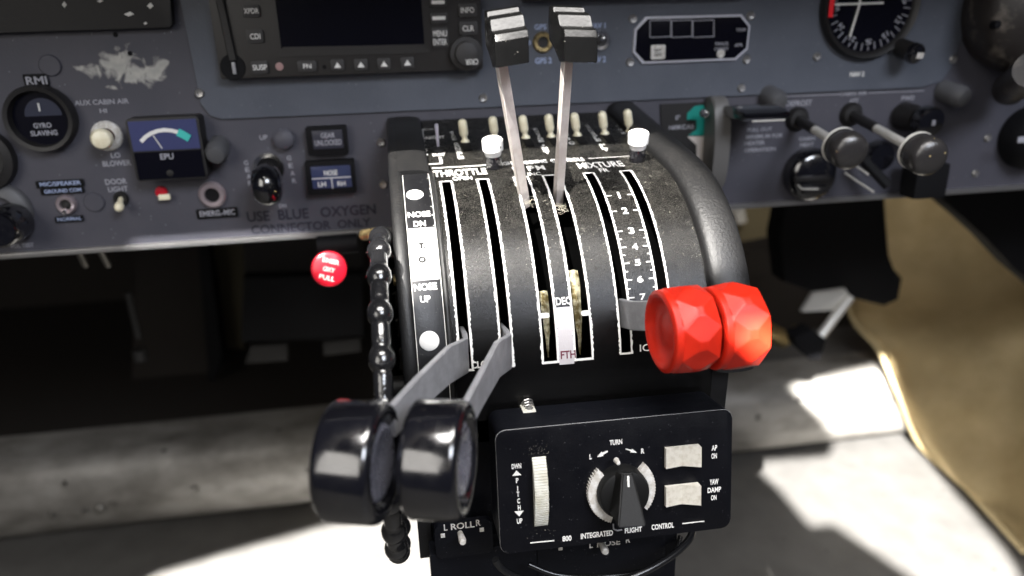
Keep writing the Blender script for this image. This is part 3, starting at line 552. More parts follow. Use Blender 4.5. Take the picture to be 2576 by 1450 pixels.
# ================================================================== EMERGENCY OXYGEN KNOB
p = onY(828, 677, .405); t = thing('oxygen_pull_knob', 'red round pull knob reading EMER OXY PULL below the panel', 'pull knob', p); f = frame(p, (cos(-.33), 0, sin(-.33)), w=(-.05, -1, .28))
b = MB(); b.lathe(f, [(0, .004), (.0080, .004), (.0096, .0030), (.0101, .001), (.0101, -.003), (.0085, -.005), (.004, -.006), (.0035, -.03), (0, -.03)], 44); k_ = b.build('knob', 'dred', t)
for i, (s, w) in enumerate((('EMER', .0092), ('OXY', .0064), ('PULL', .0084))): letter(s, fmap(f@Matrix.Translation((0, .0048-.0048*i, .004))), w, .0026, 'ringw', k_, bold=.02, lift=.0002)
t = thing('hose_fitting', 'black hose coupling hidden under the panel beside the red knob', 'fitting', onY(840, 620, .43)); b = MB(); b.cyl(onY(800, 620, .44), onY(900, 612, .44), .006, n=16); b.build('coupling', 'black2', t)
b = MB(); b.cyl(onY(915, 592, .41), onY(940, 588, .40), .003, n=14); b.build('nut', 'brass', t)
# ================================================================== CONTROL PEDESTAL (throttle quadrant)
YC, ZC, RQ, A0 = .3587, -.151, .0823, radians(8.7)
Q0 = Vector((0, YC-RQ*sin(A0), ZC+RQ*cos(A0)))
def Qp(x, s, h=0):
    if s < 0: p = Q0+Vector((0, cos(A0), sin(A0)))*(-s); n = Vector((0, -sin(A0), cos(A0)))
    else:
        a = A0+s/RQ; am = radians(96); ex = max(0, a-am)*RQ; a = min(a, am)
        n = Vector((0, -sin(a), cos(a))); p = Vector((0, YC, ZC))+n*RQ+Vector((0, 0, -ex))
    p = p+n*h; p.x = x; return p
def Qi(px, py, dh=0):
    """pixel -> (x, s) on the quadrant surface"""
    v = ray(px, py); R = RQ+dh; a = v.y**2+v.z**2; b_ = -2*(v.y*YC+v.z*ZC); c_ = YC**2+ZC**2-R*R; D = b_*b_-4*a*c_
    if D > 0:
        t = (-b_-sqrt(D))/(2*a); q = v*t; an = atan2(YC-q.y, q.z-ZC)
        if an >= A0: return q.x, (an-A0)*RQ
    n = Vector((0, -sin(A0), cos(A0))); q = v*(Q0.dot(n)/v.dot(n)); return q.x, -(q-Q0-Vector((q.x, 0, 0))).dot(Vector((0, cos(A0), sin(A0))))
ped = thing('control_pedestal', 'dusty black throttle quadrant pedestal with white edged lever slots', 'control pedestal', (.07, .34, -.57))
SS = lambda deg: (radians(deg)-A0)*RQ
SLOT = dict(A=(.0190, .0232, 10.6, 79.5), B=(.0364, .0404, 10.6, 79.5), Cc=(.0541, .0597, 10.6, 79.5), D=(.0681, .0748, 10.6, 79.5), E=(.0881, .0922, 10.6, 79.0), F=(.1065, .1108, 10.6, 79.0))
xs = sorted({.0150, .1295}|{q for v in SLOT.values() for q in v[:2]}); s_lo, s_hi = -.104, SS(104)
ss = sorted({round(s_lo+(s_hi-s_lo)*i/70, 6) for i in range(71)}|{round(SS(v[i]), 6) for v in SLOT.values() for i in (2, 3)})
b = MB(); V = {}
def gv(i, j):
    if (i, j) not in V: V[i, j] = b.bm.verts.new(Qp(xs[i], ss[j]))
    return V[i, j]
for i in range(len(xs)-1):
    xm = (xs[i]+xs[i+1])/2
    for j in range(len(ss)-1):
        sm = (ss[j]+ss[j+1])/2
        if any(v[0] < xm < v[1] and SS(v[2]) < sm < SS(v[3]) for v in SLOT.values()): continue
        b.bm.faces.new((gv(i, j), gv(i, j+1), gv(i+1, j+1), gv(i+1, j)))
ex = bmesh.ops.solidify(b.bm, geom=b.bm.faces[:], thickness=-.0016)
cover = b.build('slotted_cover', 'cover', ped, angle=30)
# white borders of the slots, worn edges
def border(x0, x1, d0, d1, wd=.0009, seedv=0, name='slot_border', bottom=True):
    b = MB(); rnd = random.Random(seedv); s0, s1 = SS(d0), SS(d1); n = 170
    def strip(xa, xb, jit):
        prev = None
        for i in range(n+1):
            s = s0-wd+(s1-s0+2*wd)*i/n; j = jit*rnd.uniform(-.9, 1)*wd*.30
            cur = (b.bm.verts.new(Qp(xa, s, .00012)), b.bm.verts.new(Qp(xb+j, s, .00012)))
            if prev: b.bm.faces.new((prev[0], prev[1], cur[1], cur[0]))
            prev = cur
    strip(x0-.00005, x0-wd, -1); strip(x1+.00005, x1+wd, 1)
    for sa, sb in ((s0, s0-wd), (s1, s1+wd)): b.quad(Qp(x0, sa, .00014), Qp(x1, sa, .00014), Qp(x1, sb, .00014), Qp(x0, sb, .00014))
    return b.build(name, 'white', ped, False)
for i, (k, v) in enumerate(SLOT.items()): border(*v, wd=(.00105 if k in 'ABCcD' else .0009), seedv=i)
# gate tabs in the rpm slots
for px, py, w_ in ((1371, 794, 24), (1473, 788, 24)):
    x, s = Qi(px, py); b = MB(); h_ = .0011; u = .0019
    pts = [(-u, -h_), (u*.7, -h_), (u, -h_*.6), (u, h_*.6), (u*.7, h_), (-u, h_)]
    if px > 1400: pts = [(-a, c_) for a, c_ in pts][::-1]
    A_ = [b.bm.verts.new(Qp(x+a, s+c_, .0001)) for a, c_ in pts]; b.bm.faces.new(A_); b.build('gate_tab', 'white', ped, False)
# plate between the rpm slots, lower end
xq, s0_ = Qi(1417, 773); s1_ = SS(80.9); b = MB(); n = 10
for i in range(n):
    sa, sb = s0_+(s1_-s0_)*i/n, s0_+(s1_-s0_)*(i+1)/n; b.quad(Qp(.0607, sa, .00016), Qp(.0671, sa, .00016), Qp(.0671, sb, .00016), Qp(.0607, sb, .00016))
b.build('feather_plate', mat('brushed_pale_plate', (.60, .57, .58), .4, metal=.2, bump=.2, bscale=600, stretch=(6, 1, 1)), ped, False)
# interior
b = MB(); b.lathe(frame((.014, YC, ZC), (0, 0, 1), w=(1, 0, 0)), [(0, 0), (.060, 0), (.060, .116), (0, .116)], 48); b.build('inner_drum', mat('slot_interior_black', (.0012, .0012, .0012), 1.0, spec=0.0), ped)
for xa, xb, d0, d1, m in ((.0552, .0590, 58, 79, 'felt'), (.0690, .0735, 52, 79, 'felt'), (.1068, .1078, 16, 52, 'brass'), (.0366, .0372, 56, 70, 'brass')):
    b = MB(); rnd = random.Random(int(xa*1e5)); n = 16; prev = None
    for i in range(n+1):
        s = SS(d0+(d1-d0)*i/n); t_ = i/n; xl_, xr_ = xa+(xb-xa)*(.35*t_**2 if m == 'felt' else 0), xb-(xb-xa)*(.55*t_**2 if m == 'felt' else 0)
        cur = [b.bm.verts.new(Qp(xl_+rnd.uniform(-1, 1)*.0002, s, -.004)), b.bm.verts.new(Qp((xl_+xr_)/2, s, -.0028+rnd.uniform(-1, 1)*.0004)), b.bm.verts.new(Qp(xr_+rnd.uniform(-1, 1)*.0002, s, -.0045))]
        if prev:
            for k in (0, 1): b.bm.faces.new((prev[k], prev[k+1], cur[k+1], cur[k]))
        prev = cur
    bmesh.ops.solidify(b.bm, geom=b.bm.faces[:], thickness=.0012)
    b.build('slot_brush' if m == 'felt' else 'lever_track', m, ped)
# vinyl edge rolls, trim strip and ridge: profiles swept along the quadrant
def sweep_prof(prof, s0, s1, name, m, n=70, par=ped, angle=50):
    b = MB(); rows = []
    for i in range(n+1):
        s = s0+(s1-s0)*i/n; rows.append([b.bm.verts.new(Qp(x, s, h)) for x, h in prof])
    for A, B in zip(rows, rows[1:]):
        for k in range(len(prof)-1): b.bm.faces.new((A[k], A[k+1], B[k+1], B[k]))
    b.bm.faces.new(rows[0]); b.bm.faces.new(rows[-1][::-1]); return b.build(name, m, par, angle=angle)
def roll(x0, x1, h, skirt):
    P = [(x0, -skirt)]; n = 14
    for i in range(n+1):
        a = pi-pi*i/n; P.append(((x0+x1)/2+(x1-x0)/2*cos(a)*1.0, h*(max(0, sin(a))**.72)))
    P.append((x1, -.004)); return P
lp = roll(-.0052, .0010, .0028, .020)
sweep_prof(lp, -.104, SS(99), 'left_edge_roll', 'leather')
sweep_prof(roll(-.0054, .0146, .0030, .004), -.104, SS(3.2), 'left_roll_end', 'leather', 24)
P = [(.1290, -.004)]+[(.1385-.0095*cos(pi*i/16), .0058*(sin(pi*i/16)**.62 if 0 < i < 16 else 0)) for i in range(17)]+[(.1480, -.020)]
sweep_prof(P, -.104, SS(87), 'right_edge_roll', 'leather')
sweep_prof([(.0008, -.002), (.0008, .0012), (.0011, .0016), (.0134, .0016), (.0138, .0012), (.0138, -.002)], SS(4.5), SS(97), 'trim_strip', 'black')
sweep_prof([(.0138, -.002), (.0139, .0020), (.0144, .0026), (.0152, .0026), (.0160, .0014), (.0164, -.001)], SS(4), SS(100), 'trim_ridge', 'leather')
for xe in (.0011, .0133): sweep_prof([(xe, .0012), (xe, .00172), (xe+.00022, .00172), (xe+.00022, .0012)], SS(5), SS(93), 'strip_edge', 'whitew')
# body below
XL = onY(1072, 1300, .275).x; XR = onY(1816, 980, .283).x; XR2 = onY(1699, 1421, .275).x
b = MB(); b.prism(frame((0, .283, 0), XA, v=(0, 0, 1)), [(.002, -.150), (.002, -.235), (XR, -.235), (XR, -.150)][::1], -.16, z0=0); b.build('recessed_face', 'navy', ped, smooth=False)
b = MB(); b.box(frame(((XL+XR2)/2, .36, -.40), XA, v=(0, 0, 1)), (XR2-XL, .35, .172), .002); b.build('lower_body', 'navy', ped)
b = MB(); b.prism(frame((.1290, 0, 0), (0, 1, 0), v=(0, 0, 1)), [(YC-RQ*sin(radians(a))*.985, ZC+RQ*cos(radians(a))*.985) for a in range(10, 96, 5)]+[(.283, -.235), (.45, -.235), (.45, -.06)], XR-.1290); b.build('side_cheek', 'black', ped)
b = MB(); b.prism(frame((-.0048, 0, 0), (0, 1, 0), v=(0, 0, 1)), [(YC-RQ*sin(radians(a))*.97, ZC+RQ*cos(radians(a))*.97) for a in range(10, 96, 5)]+[(.285, -.235), (.45, -.235), (.45, -.06)], .006); b.build('side_cheek', 'black', ped)
# lettering on the quadrant
def qtext(s, px, py, wpx, hpx, m='white', bold=.015, dh=0., par=ped, lift=.00016, rot=0):
    x, sc = Qi(px, py, dh); xa, _ = Qi(px-wpx/2, py, dh); xb, _ = Qi(px+wpx/2, py, dh); _, sa = Qi(px, py-hpx/2, dh); _, sb = Qi(px, py+hpx/2, dh)
    return letter(s, lambda u, v, l: Qp(x+u, sc-v, l+dh), xb-xa, abs(sb-sa), m, par, rot, bold, lift=lift)
qtext('THROTTLE', 1157.5, 435, 136, 16, bold=.03); qtext('OPEN', 1163, 449.5, 50, 9, bold=.025)
qtext('R', 1300, 427, 20, 12); qtext('P', 1336, 425, 18, 12); qtext('M', 1359, 423, 22, 12); qtext('INC', 1344, 438.5, 34, 8)
qtext('MIXTURE', 1510, 415.5, 118, 14, bold=.02); qtext('FR', 1519, 429, 24, 9)
qtext('LIGHT  DIMMING  CONTROLS', 1362, 407.5, 222, 8.5, bold=.03)
qtext('CLOSED', 1222, 916, 72, 18, bold=.03); qtext('DEC', 1417, 757.5, 38, 20, bold=.03); qtext('FTH', 1429, 892, 38, 20, 'ftxt', lift=.0003, bold=.02); qtext('ICO', 1634, 874, 50, 18)
def qline(a, c_, wd=.0006, m='white', dh=0):
    (x0, s0), (x1, s1) = Qi(*a, dh), Qi(*c_, dh); b = MB(); n = 8; d = Vector((x1-x0, s1-s0)).normalized()*wd/2
    P = [(x0+(x1-x0)*i/n, s0+(s1-s0)*i/n) for i in range(n+1)]
    for p, q in zip(P, P[1:]): b.quad(Qp(p[0]-d.y, p[1]+d.x, dh+.00015), Qp(q[0]-d.y, q[1]+d.x, dh+.00015), Qp(q[0]+d.y, q[1]-d.x, dh+.00015), Qp(p[0]+d.y, p[1]-d.x, dh+.00015))
    return b.build('lettering', m, ped, False)
qline((1087, 424.5), (1225, 416.5), .0012); qline((1481, 400), (1582, 394), .0005)
for a, c_, w_ in (((1062, 327), (1092, 326), .0007), ((1062, 326), (1066, 352), .0007), ((1068, 380), (1073, 408), .0013), ((1072, 415), (1112, 412), .0012), ((1111, 413), (1107, 396), .0013)): qline(a, c_, w_)
qtext('NIGHT', 1095, 347, 48, 7); qtext('DAY', 1104.5, 390, 33, 7, bold=.04)
for i, (px, py) in enumerate(((1557, 492), (1572, 531), (1588, 581), (1597, 621), (1604, 661), (1610, 703), (1617, 747))): qtext(str(i+1), px, py, 5 if i == 0 else 15, 16, bold=(.0 if i == 0 else .02))
SN = [Qi(px, py)[1] for px, py in ((1557, 492), (1572, 531), (1588, 581), (1597, 621), (1604, 661), (1610, 703), (1617, 747))]
for i, s in enumerate(SN):
    for x0, x1 in ((.0931, .0956), (.1032, .1057)):
        b = MB(); b.quad(Qp(x0, s-.0002, .00018), Qp(x1, s-.0002, .00018), Qp(x1, s+.00025, .00018), Qp(x0, s+.00025, .00018)); b.build('scale_tick', 'white', ped, False)
        if 2 <= i < 6:
            sm = (s+SN[i+1])/2; xa, xb = (x0, x1-.0012) if x0 < .1 else (x0+.0012, x1); b = MB(); b.quad(Qp(xa, sm-.0002, .00018), Qp(xb, sm-.0002, .00018), Qp(xb, sm+.0002, .00018), Qp(xa, sm+.0002, .00018)); b.build('scale_tick', 'white', ped, False)
def vstack(s, a, c_, w=13, h=8, m='white', dim=None):
    n = len(s)
    for i, ch in enumerate(s):
        if ch == ' ': continue
        t_ = i/(n-1); k = .75+.5*t_; qtext(ch, a[0]+(c_[0]-a[0])*t_, a[1]+(c_[1]-a[1])*t_, w*k*(.4 if ch == 'I' else 1), h*k*.62, m, bold=.03)
vstack('SIDE CONSOLE', (1137, 334), (1160, 398)); vstack('ENGINE INST', (1347, 326), (1376, 385)); vstack('RADIO', (1411, 318), (1438, 361), 12, 9)
vstack('CONSOLE FLT', (1477, 318), (1524, 378)); vstack('PANEL', (1281, 334), (1299, 384)); vstack('OVHD', (1066, 356), (1071, 390), 9, 8)
vstack('AUX', (1552, 318), (1568, 336), 9, 6)
# trim strip lettering and buttons
D1 = .0016
qtext('NOSE', 1054.5, 540, 57, 14, dh=D1, bold=.03); qtext('DN', 1055.5, 563.5, 31, 14, dh=D1, bold=.03); qtext('NOSE', 1070.5, 722, 58, 18, dh=D1, bold=.03); qtext('UP', 1070, 753, 26, 17, dh=D1, bold=.03)
(xa, sa), (xb, sb) = Qi(1031, 576, D1), Qi(1098, 703, D1); b = MB(); n = 14
for i in range(n):
    s0, s1 = sa+(sb-sa)*i/n, sa+(sb-sa)*(i+1)/n; b.quad(Qp(.0016, s0, D1+.0001), Qp(.0130, s0, D1+.0001), Qp(.0130, s1, D1+.0001), Qp(.0016, s1, D1+.0001))
b.build('trim_window', mat('white_window', (.62, .62, .62), .5), ped, False)
qtext('T.', 1062, 620, 17, 15, mat('pale_grey_print', (.035, .034, .033), .9, spec=.05), dh=D1, lift=.0005, bold=.06); qtext('O.', 1064.5, 654, 24, 16, mat('pale_grey_print', (.035, .034, .033), .9, spec=.05), dh=D1, lift=.0005, bold=.05)
def qframe(px, py, dh=0): x, s = Qi(px, py, dh); p = Qp(x, s, dh); n = (Qp(x, s, dh+.01)-p).normalized(); return frame(p, XA, w=n)
for px, py, r in ((1043.5, 491, .0039), (1080, 858, .0041)):
    b = MB(); b.lathe(qframe(px, py, D1), [(0, .0010), (r*.8, .0009), (r, .0003), (r, -.0005)], 32); b.build('white_button', mat('white_button_plastic', (.80, .79, .77), .4), ped)
b = MB(); b.lathe(qframe(1044, 427, D1), [(0, .0003), (.0006, .0004), (.0008, .0009), (.0020, .0010), (.0026, .0001)], 24); b.build('screw', 'chrome', ped)
rnd = random.Random(3)
for i in range(26):
    s = SS(9+rnd.uniform(0, 34)); b = MB(); l_ = rnd.uniform(.0004, .0011); b.quad(Qp(.0133-l_, s, D1+.00025), Qp(.0133, s, D1+.00025), Qp(.0133, s+.00025, D1+.00025), Qp(.0133-l_, s+.00025, D1+.00025))
    if i < 14: b.build('scale_tick', 'white', ped, False)
    else: b.bm.free()
# left flank nut, recessed screw on a spring
p = onX(996, 705, -.0058); b = MB(); b.cyl(p+Vector((.003, 0, 0)), p-Vector((.0012, 0, 0)), .0028, n=6); b.build('side_nut', 'brass', ped)
fs_ = frame(onY(1321, 992, .281), XA, w=(0, -.94, -.34)); b = MB()
b.tube([fs_@Vector((.0024*cos(t_*.7), .0024*sin(t_*.7), .0095*t_/54)) for t_ in range(54)], .0004, 6); b.build('spring', 'steel', ped)
b = MB(); b.lathe(fs_, [(.0014, 0), (.0014, .0095), (.0027, .0095), (.0028, .0125), (.0022, .0132), (0, .0133)], 24); b.build('spring_screw', 'steel', ped)
b = MB(); b.lathe(frame(onY(1231, 1020, .281), XA, w=(0, -1, -.2)), [(.0028, 0), (.0028, .003), (0, .0034)], 20); b.build('screw', 'steel', ped)
# lint and grit lying on the upper cover: nobody could count it
rnd = random.Random(11); b = MB()
for i in range(420):
    s_ = (rnd.random()**1.5)*.080-.018; x = rnd.choice((rnd.uniform(.0235, .036), rnd.uniform(.0412, .0535), rnd.uniform(.0755, .0875), rnd.uniform(.0935, .1055), rnd.uniform(.1115, .129), rnd.uniform(.0605, .0672), rnd.uniform(.1115, .129)))
    if i % 3 == 0:
        a = rnd.uniform(0, 2*pi); r = rnd.uniform(.0003, .0009); cv = rnd.uniform(-.9, .9); pts = []; q = Vector((x, s_)); an = a
        for k in range(5): pts.append(Qp(q.x, q.y, .00008+.00008*sin(k))); q = q+Vector((cos(an), sin(an)))*r*.5; an += cv*.5
        b.tube(pts, .00004, 3)
    else:
        r = rnd.uniform(.00005, .00016); b.lathe(frame(Qp(x, s_, 0), XA, w=Qp(x, s_, 1)-Qp(x, s_, 0)), [(r, -.00002), (r*.8, r*.7), (0, r)], 5)
o = b.build('lint', mat('lint_and_grit', (.42, .40, .34), .9), ped); o['kind'] = 'stuff'
# toggle switches along the top
GRP = 'cream bat toggles along the top of the quadrant'
names = ['just right of the stacked SIDE CONSOLE lettering', 'directly behind the left white capped knob', 'partly hidden behind the left prop lever', 'just right of the stacked ENGINE lettering',
         'immediately right of the right prop lever', 'beside the stacked CONSOLE FLT lettering', 'right behind the right white capped knob']
bats = [((1162, 300), (1170, 358)), ((1238, 293), (1246, 352)), ((1313, 290), (1322, 348)), ((1378.5, 287), (1386, 345)), ((1443.5, 284), (1452, 342)), ((1513.5, 280), (1521, 338)), ((1577, 275), (1584, 332))]
def bat_mesh():
    b = MB(); b.lathe(Matrix.Identity(4), [(.0026, -.001), (.0024, .0004), (.0015, .0014), (.0014, .0026), (.0022, .0042), (.0024, .0052), (.0024, .0112), (.0021, .0125), (.0012, .0134), (0, .0136)], 20)
    o = b.build('bat', 'cream'); me = o.data; bpy.data.objects.remove(o); return me
def slit_mesh():
    b = MB(); b.box(Matrix.Identity(4), (.0046, .0175, .0003), .0001); o = b.build('slit', 'black2'); me = o.data; bpy.data.objects.remove(o); return me
BM, SM = bat_mesh(), slit_mesh()
for nm, (tp, bs) in zip(names, bats):
    x, s = Qi(*bs); p = Qp(x, s, .0004); tip = onY(tp[0], tp[1], p.y-.001); d = tip-p; L_ = d.length
    t = thing('toggle_switch', 'cream bat toggle '+nm, 'toggle switch', p, GRP)
    o = bpy.data.objects.new('bat', BM); C.objects.link(o); o.parent = t; o.matrix_parent_inverse = Matrix.Translation(-p); o.matrix_basis = axis_frame(p, d)@Matrix.Diagonal((1, 1, L_/.0136, 1))
    o = bpy.data.objects.new('slit', SM); C.objects.link(o); o.parent = t; n_ = Vector((0, -sin(A0), cos(A0))); o.matrix_parent_inverse = Matrix.Translation(-p); o.matrix_basis = frame(Qp(x, s+.0062, .0002), XA, w=n_)
t = thing('metal_toggle', 'thin bare metal toggle between the NIGHT and DAY lettering', 'toggle switch', Qp(*Qi(1103, 376)))
p = Qp(*Qi(1103, 376)); tip = onY(1097.5, 311, p.y-.001); d = tip-p; b = MB(); b.lathe(axis_frame(p, d), [(.0007, 0), (.0009, d.length*.6), (.0011, d.length*.9), (.0009, d.length*.98), (0, d.length)], 16); b.build('bat', mat('lilac_metal', (.6, .58, .7), .35, metal=.4), t)
b = MB(); b.lathe(frame(p, XA, w=d), [(0, .0016), (.0028, .0014), (.0046, .0005), (.0050, -.0004)], 24); b.build('boot', 'leather', t)
# white capped dimmer knobs
for px, py, tx, ty, lab in ((1243, 422, 1238, 349, 'white capped black dimmer knob with chipped rim right of THROTTLE lettering'), (1602, 405, 1607, 332, 'white capped black dimmer knob above the right mixture slot')):
    x, s = Qi(px, py); p = Qp(x, s, -.0002); tip = onY(tx, ty, p.y-.004); d = (tip-p); L_ = d.length; f = axis_frame(p, d); t = thing('dimmer_knob', lab, 'knob', p)
    b = MB(); b.lathe(f, [(.0040, 0), (.0041, L_*.38), (.0037, L_*.46), (.0036, L_*.56)], 30); b.build('body', 'gloss', t)
    b = MB(); b.lathe(f, [(.0037, L_*.44), (.0041, L_*.50), (.0042, L_*.60), (.0051, L_*.64), (.0052, L_*.92), (.0049, L_*.975), (.0042, L_), (0, L_*1.0)], 30); b.build('cap', mat('chipped_white_cap', (.80, .80, .80), .4, col2=(.02, .02, .02), cscale=330, cmin=.66, cmax=.68), t)
# dust fluff around the prop lever foot
def fluff(px, py, n, name, seedv):
    rnd = random.Random(seedv); b = MB(); x, s = Qi(px, py)
    for i in range(n):
        p = Qp(x+rnd.uniform(-.0018, .0018), s+rnd.uniform(-.001, .004), rnd.uniform(-.0005, .001)); a = rnd.uniform(0, 2*pi); r = rnd.uniform(.0006, .0014)
        b.tube([p+Vector((r*cos(a+k*.6), rnd.uniform(-.0002, .0002), r*sin(a+k*.6)*.7)) for k in range(5)], .00006, 4)
    o = b.build(name, mat('dust_fibre', (.4, .37, .30), .9), None); o['kind'] = 'stuff'; return tag(o, 'tangle of grey dust fibres at the foot of the %s prop lever' % ('left' if px < 1360 else 'right'), 'dust')
fluff(1331, 505, 22, 'dust_fluff', 1); fluff(1413, 520, 26, 'dust_fluff', 2)
# ================================================================== PROPELLER LEVERS
def prop_lever(base_px, top_px, label, roll_):
    x, s = Qi(*base_px); p = Qp(x, s, -.006); top = onY(top_px[0], top_px[1], .306); d = (top-p).normalized()
    t = thing('propeller_lever', label, 'lever', p)
    u = (XA-d*XA.dot(d)).normalized(); w = u.cross(d)       # w away or towards
    a = radians(24); u2 = u*cos(a)+w*sin(a)*(1 if w.y > 0 else -1)   # wide face turned to the left
    f = frame((p+top)/2+d*.002, u2, w=d); L_ = (top-p).length+.008
    b = MB(); b.box(f, (.0046, .0027, L_), .0003, 1); b.build('arm', 'lilac', t)
    e = Vector((cos(roll_), 0, sin(roll_))); sh = lambda px, py, Y: Vector((Y, onY(px, py, Y).z))
    prof = [(1462, 157, .290), (1462, 92, .290), (1462, 75, .2913), (1461, 69.5, .2935), (1455, 68, .298), (1450, 66, .2990), (1445, 38, .3013), (1442, 32, .3030), (1437, 29, .3075), (1436, 36, .3095), (1422, 34, .3100), (1418, 19, .3112), (1412, 15, .3145), (1405, 16, .319), (1388, 60, .321), (1388, 104, .319), (1400, 118, .309), (1425, 157, .300)]
    P_ = [sh(*q) for q in prof]; z0 = onY(1424, 161, .306).z; off = Vector((0, 0, top.z-z0))
    b = MB(); hw = .0066
    def sec(x_, k=1.0): return [b.bm.verts.new(Vector((top.x, 0, 0))+e*x_+Vector((0, q.x, q.y))+off) for q in P_]
    xo = .0020
    A_, B_ = sec(-hw+xo), sec(hw+xo); n = len(P_); fs = [b.bm.faces.new(A_), b.bm.faces.new(B_[::-1])]
    for i in range(n): b.bm.faces.new((A_[i], A_[(i+1) % n], B_[(i+1) % n], B_[i]))
    bmesh.ops.bevel(b.bm, geom=list(fs[0].edges)+list(fs[1].edges), offset=.0007, segments=3, profile=.6, affect='EDGES')
    b.build('stepped_head', mat('worn_gloss_head', (.005, .005, .005), .22, spec=.42, coat=.0, bump=.15, bscale=500, rvar=.07, spots=520, dustcol=(.2, .19, .17)), t, angle=25)
    return t
prop_lever((1406, 478), (1426, 161), 'right prop lever, bare metal arm with stepped black head, upright', radians(-3))
prop_lever((1322, 486), (1262, 170), 'left prop lever, bare metal arm with stepped black head, leaning left', radians(7))
# ================================================================== MIXTURE LEVERS
def red_knob(cx_, lab, arm0, zc, phase=0):
    c = Vector((cx_, .2465, zc)); ax = Vector((.998, .05, -.02)).normalized(); f = frame(c, (0, 0, 1), w=ax)
    t = thing('mixture_lever', lab, 'lever', arm0)
    b = MB(); mid = c+Vector((0, .0125, 0))-ax*.001; P = [arm0, arm0+(mid-arm0)*.25+Vector((0, -.002, 0)), arm0+(mid-arm0)*.7, mid]; b.ribbon(P, .0022, .0125, (0, .25, 1)); b.build('arm', 'arm', t)
    b = MB(); h = .0090; nt_, nz_ = 320, 56
    def rad(th, z):
        q = (th/(2*pi)*8+phase) % 1.0*(2*pi/8); q = q-pi/8; zm = .0014; zc_ = -.0058
        e_ = min(1, (h-abs(z))/.0014); edge = .0142+.0020*sqrt(max(0, 1-(1-e_)**2))
        if z < zc_: return min(.0160, edge)                                                  # plain collar at the near end
        r = .0163/cos(q); q2 = abs(q)-pi/8; r = min(r, (.0175-.33*abs(z-zm))/cos(q2))         # flat diamonds and the triangles between them
        return min(r, edge+.0008)
    rows = []
    for j in range(nz_+1):
        z = -h*cos(pi*j/nz_); rows.append([b.bm.verts.new(f@Vector((rad(2*pi*i/nt_, z)*cos(2*pi*i/nt_), rad(2*pi*i/nt_, z)*sin(2*pi*i/nt_), z))) for i in range(nt_)])
    def ring(r, z): return [b.bm.verts.new(f@Vector((r*cos(2*pi*i/nt_), r*sin(2*pi*i/nt_), z))) for i in range(nt_)]
    for sg, k0 in ((-1, 0), (1, -1)):
        pr = [(.0143, h*1.02), (.0134, h*1.0), (.0124, h*.90), (.0112, h*.76), (.0095, h*.68), (.0070, h*.66), (.0050, h*.72), (.0030, h*.76), (.0012, h*.77)]
        seq = [ring(r, sg*z) for r, z in pr]
        if sg < 0: rows = seq[::-1]+rows
        else: rows = rows+seq
    for A_, B_ in zip(rows, rows[1:]):
        for i in range(nt_): b.bm.faces.new((A_[i], A_[(i+1) % nt_], B_[(i+1) % nt_], B_[i]))
    b.bm.faces.new(rows[0]); b.bm.faces.new(rows[-1][::-1])
    o = b.build('faceted_knob', 'red', t, smooth=True, angle=60)
    return t
kz = onY(1712, 829, .2465).z
cxa = onY(1714, 829, .2465).x
red_knob(cxa, 'left mixture lever with the nearer faceted red knob, hollow end showing', Qp(.0901, SS(67), -.004), kz)
red_knob(cxa+.0193, 'right mixture lever whose faceted red knob touches the edge roll', Qp(.1087, SS(67), -.004), kz-.0006, .25)
# ================================================================== THROTTLE LEVERS
def throttle(cpx, cpy, Y, path, lab):
    c = onY(cpx, cpy, Y); t = thing('throttle_lever', lab, 'lever', path[0]); a = radians(17); ax = Vector((cos(a), -sin(a), -.02)).normalized(); f = frame(c, (0, 0, 1), w=ax)
    b = MB(); b.ribbon(path, .0022, [.0145]*(len(path)-2)+[.012, .011], (0, .05, 1)); b.build('arm', 'arm', t)
    R = .0187; h = .0088
    b = MB(); b.lathe(f, [(0, -h), (R*.86, -h), (R*.95, -h*.96), (R*.985, -h*.88), (R, -h*.75), (R, h*.74), (R*.985, h*.86), (R*.95, h*.95), (R*.90, h), (R*.80, h*1.02), (R*.74, h*.93), (R*.70, h*.70), (R*.55, h*.48), (R*.30, h*.40)], 72)
    k_ = b.build('knob', 'gloss', t, angle=60)
    b = MB(); b.lathe(f, [(R*.66, h*.55), (R*.64, h*.80), (R*.56, h*.90), (R*.38, h*.84), (R*.22, h*.62), (R*.12, h*.60), (0, h*.66)], 48); b.build('end_cap', mat('pale_end_cap_metal', (.30, .30, .36), .28, metal=.7, rvar=.12, rscale=240, bump=.3, bscale=300), k_)
    return t
k1, k2 = onY(905, 1160, .2), onY(1108, 1155, .2)
throttle(903, 1160, .2, [Qp(.0212, SS(73), -.016), Qp(.0212, SS(73.5), .001), Qp(.0206, SS(74.5), .008), onY(1128, 918, .250), onY(1050, 990, .226), onY(985, 1060, .209)], 'left throttle lever with a thick round gloss black knob')
throttle(1107, 1155, .2, [Qp(.0384, SS(73), -.016), Qp(.0384, SS(73.5), .001), Qp(.0384, SS(74.5), .008), onY(1250, 905, .252), onY(1206, 985, .229), onY(1160, 1070, .209)], 'right throttle lever, gloss black knob nearest the ROLL switch')
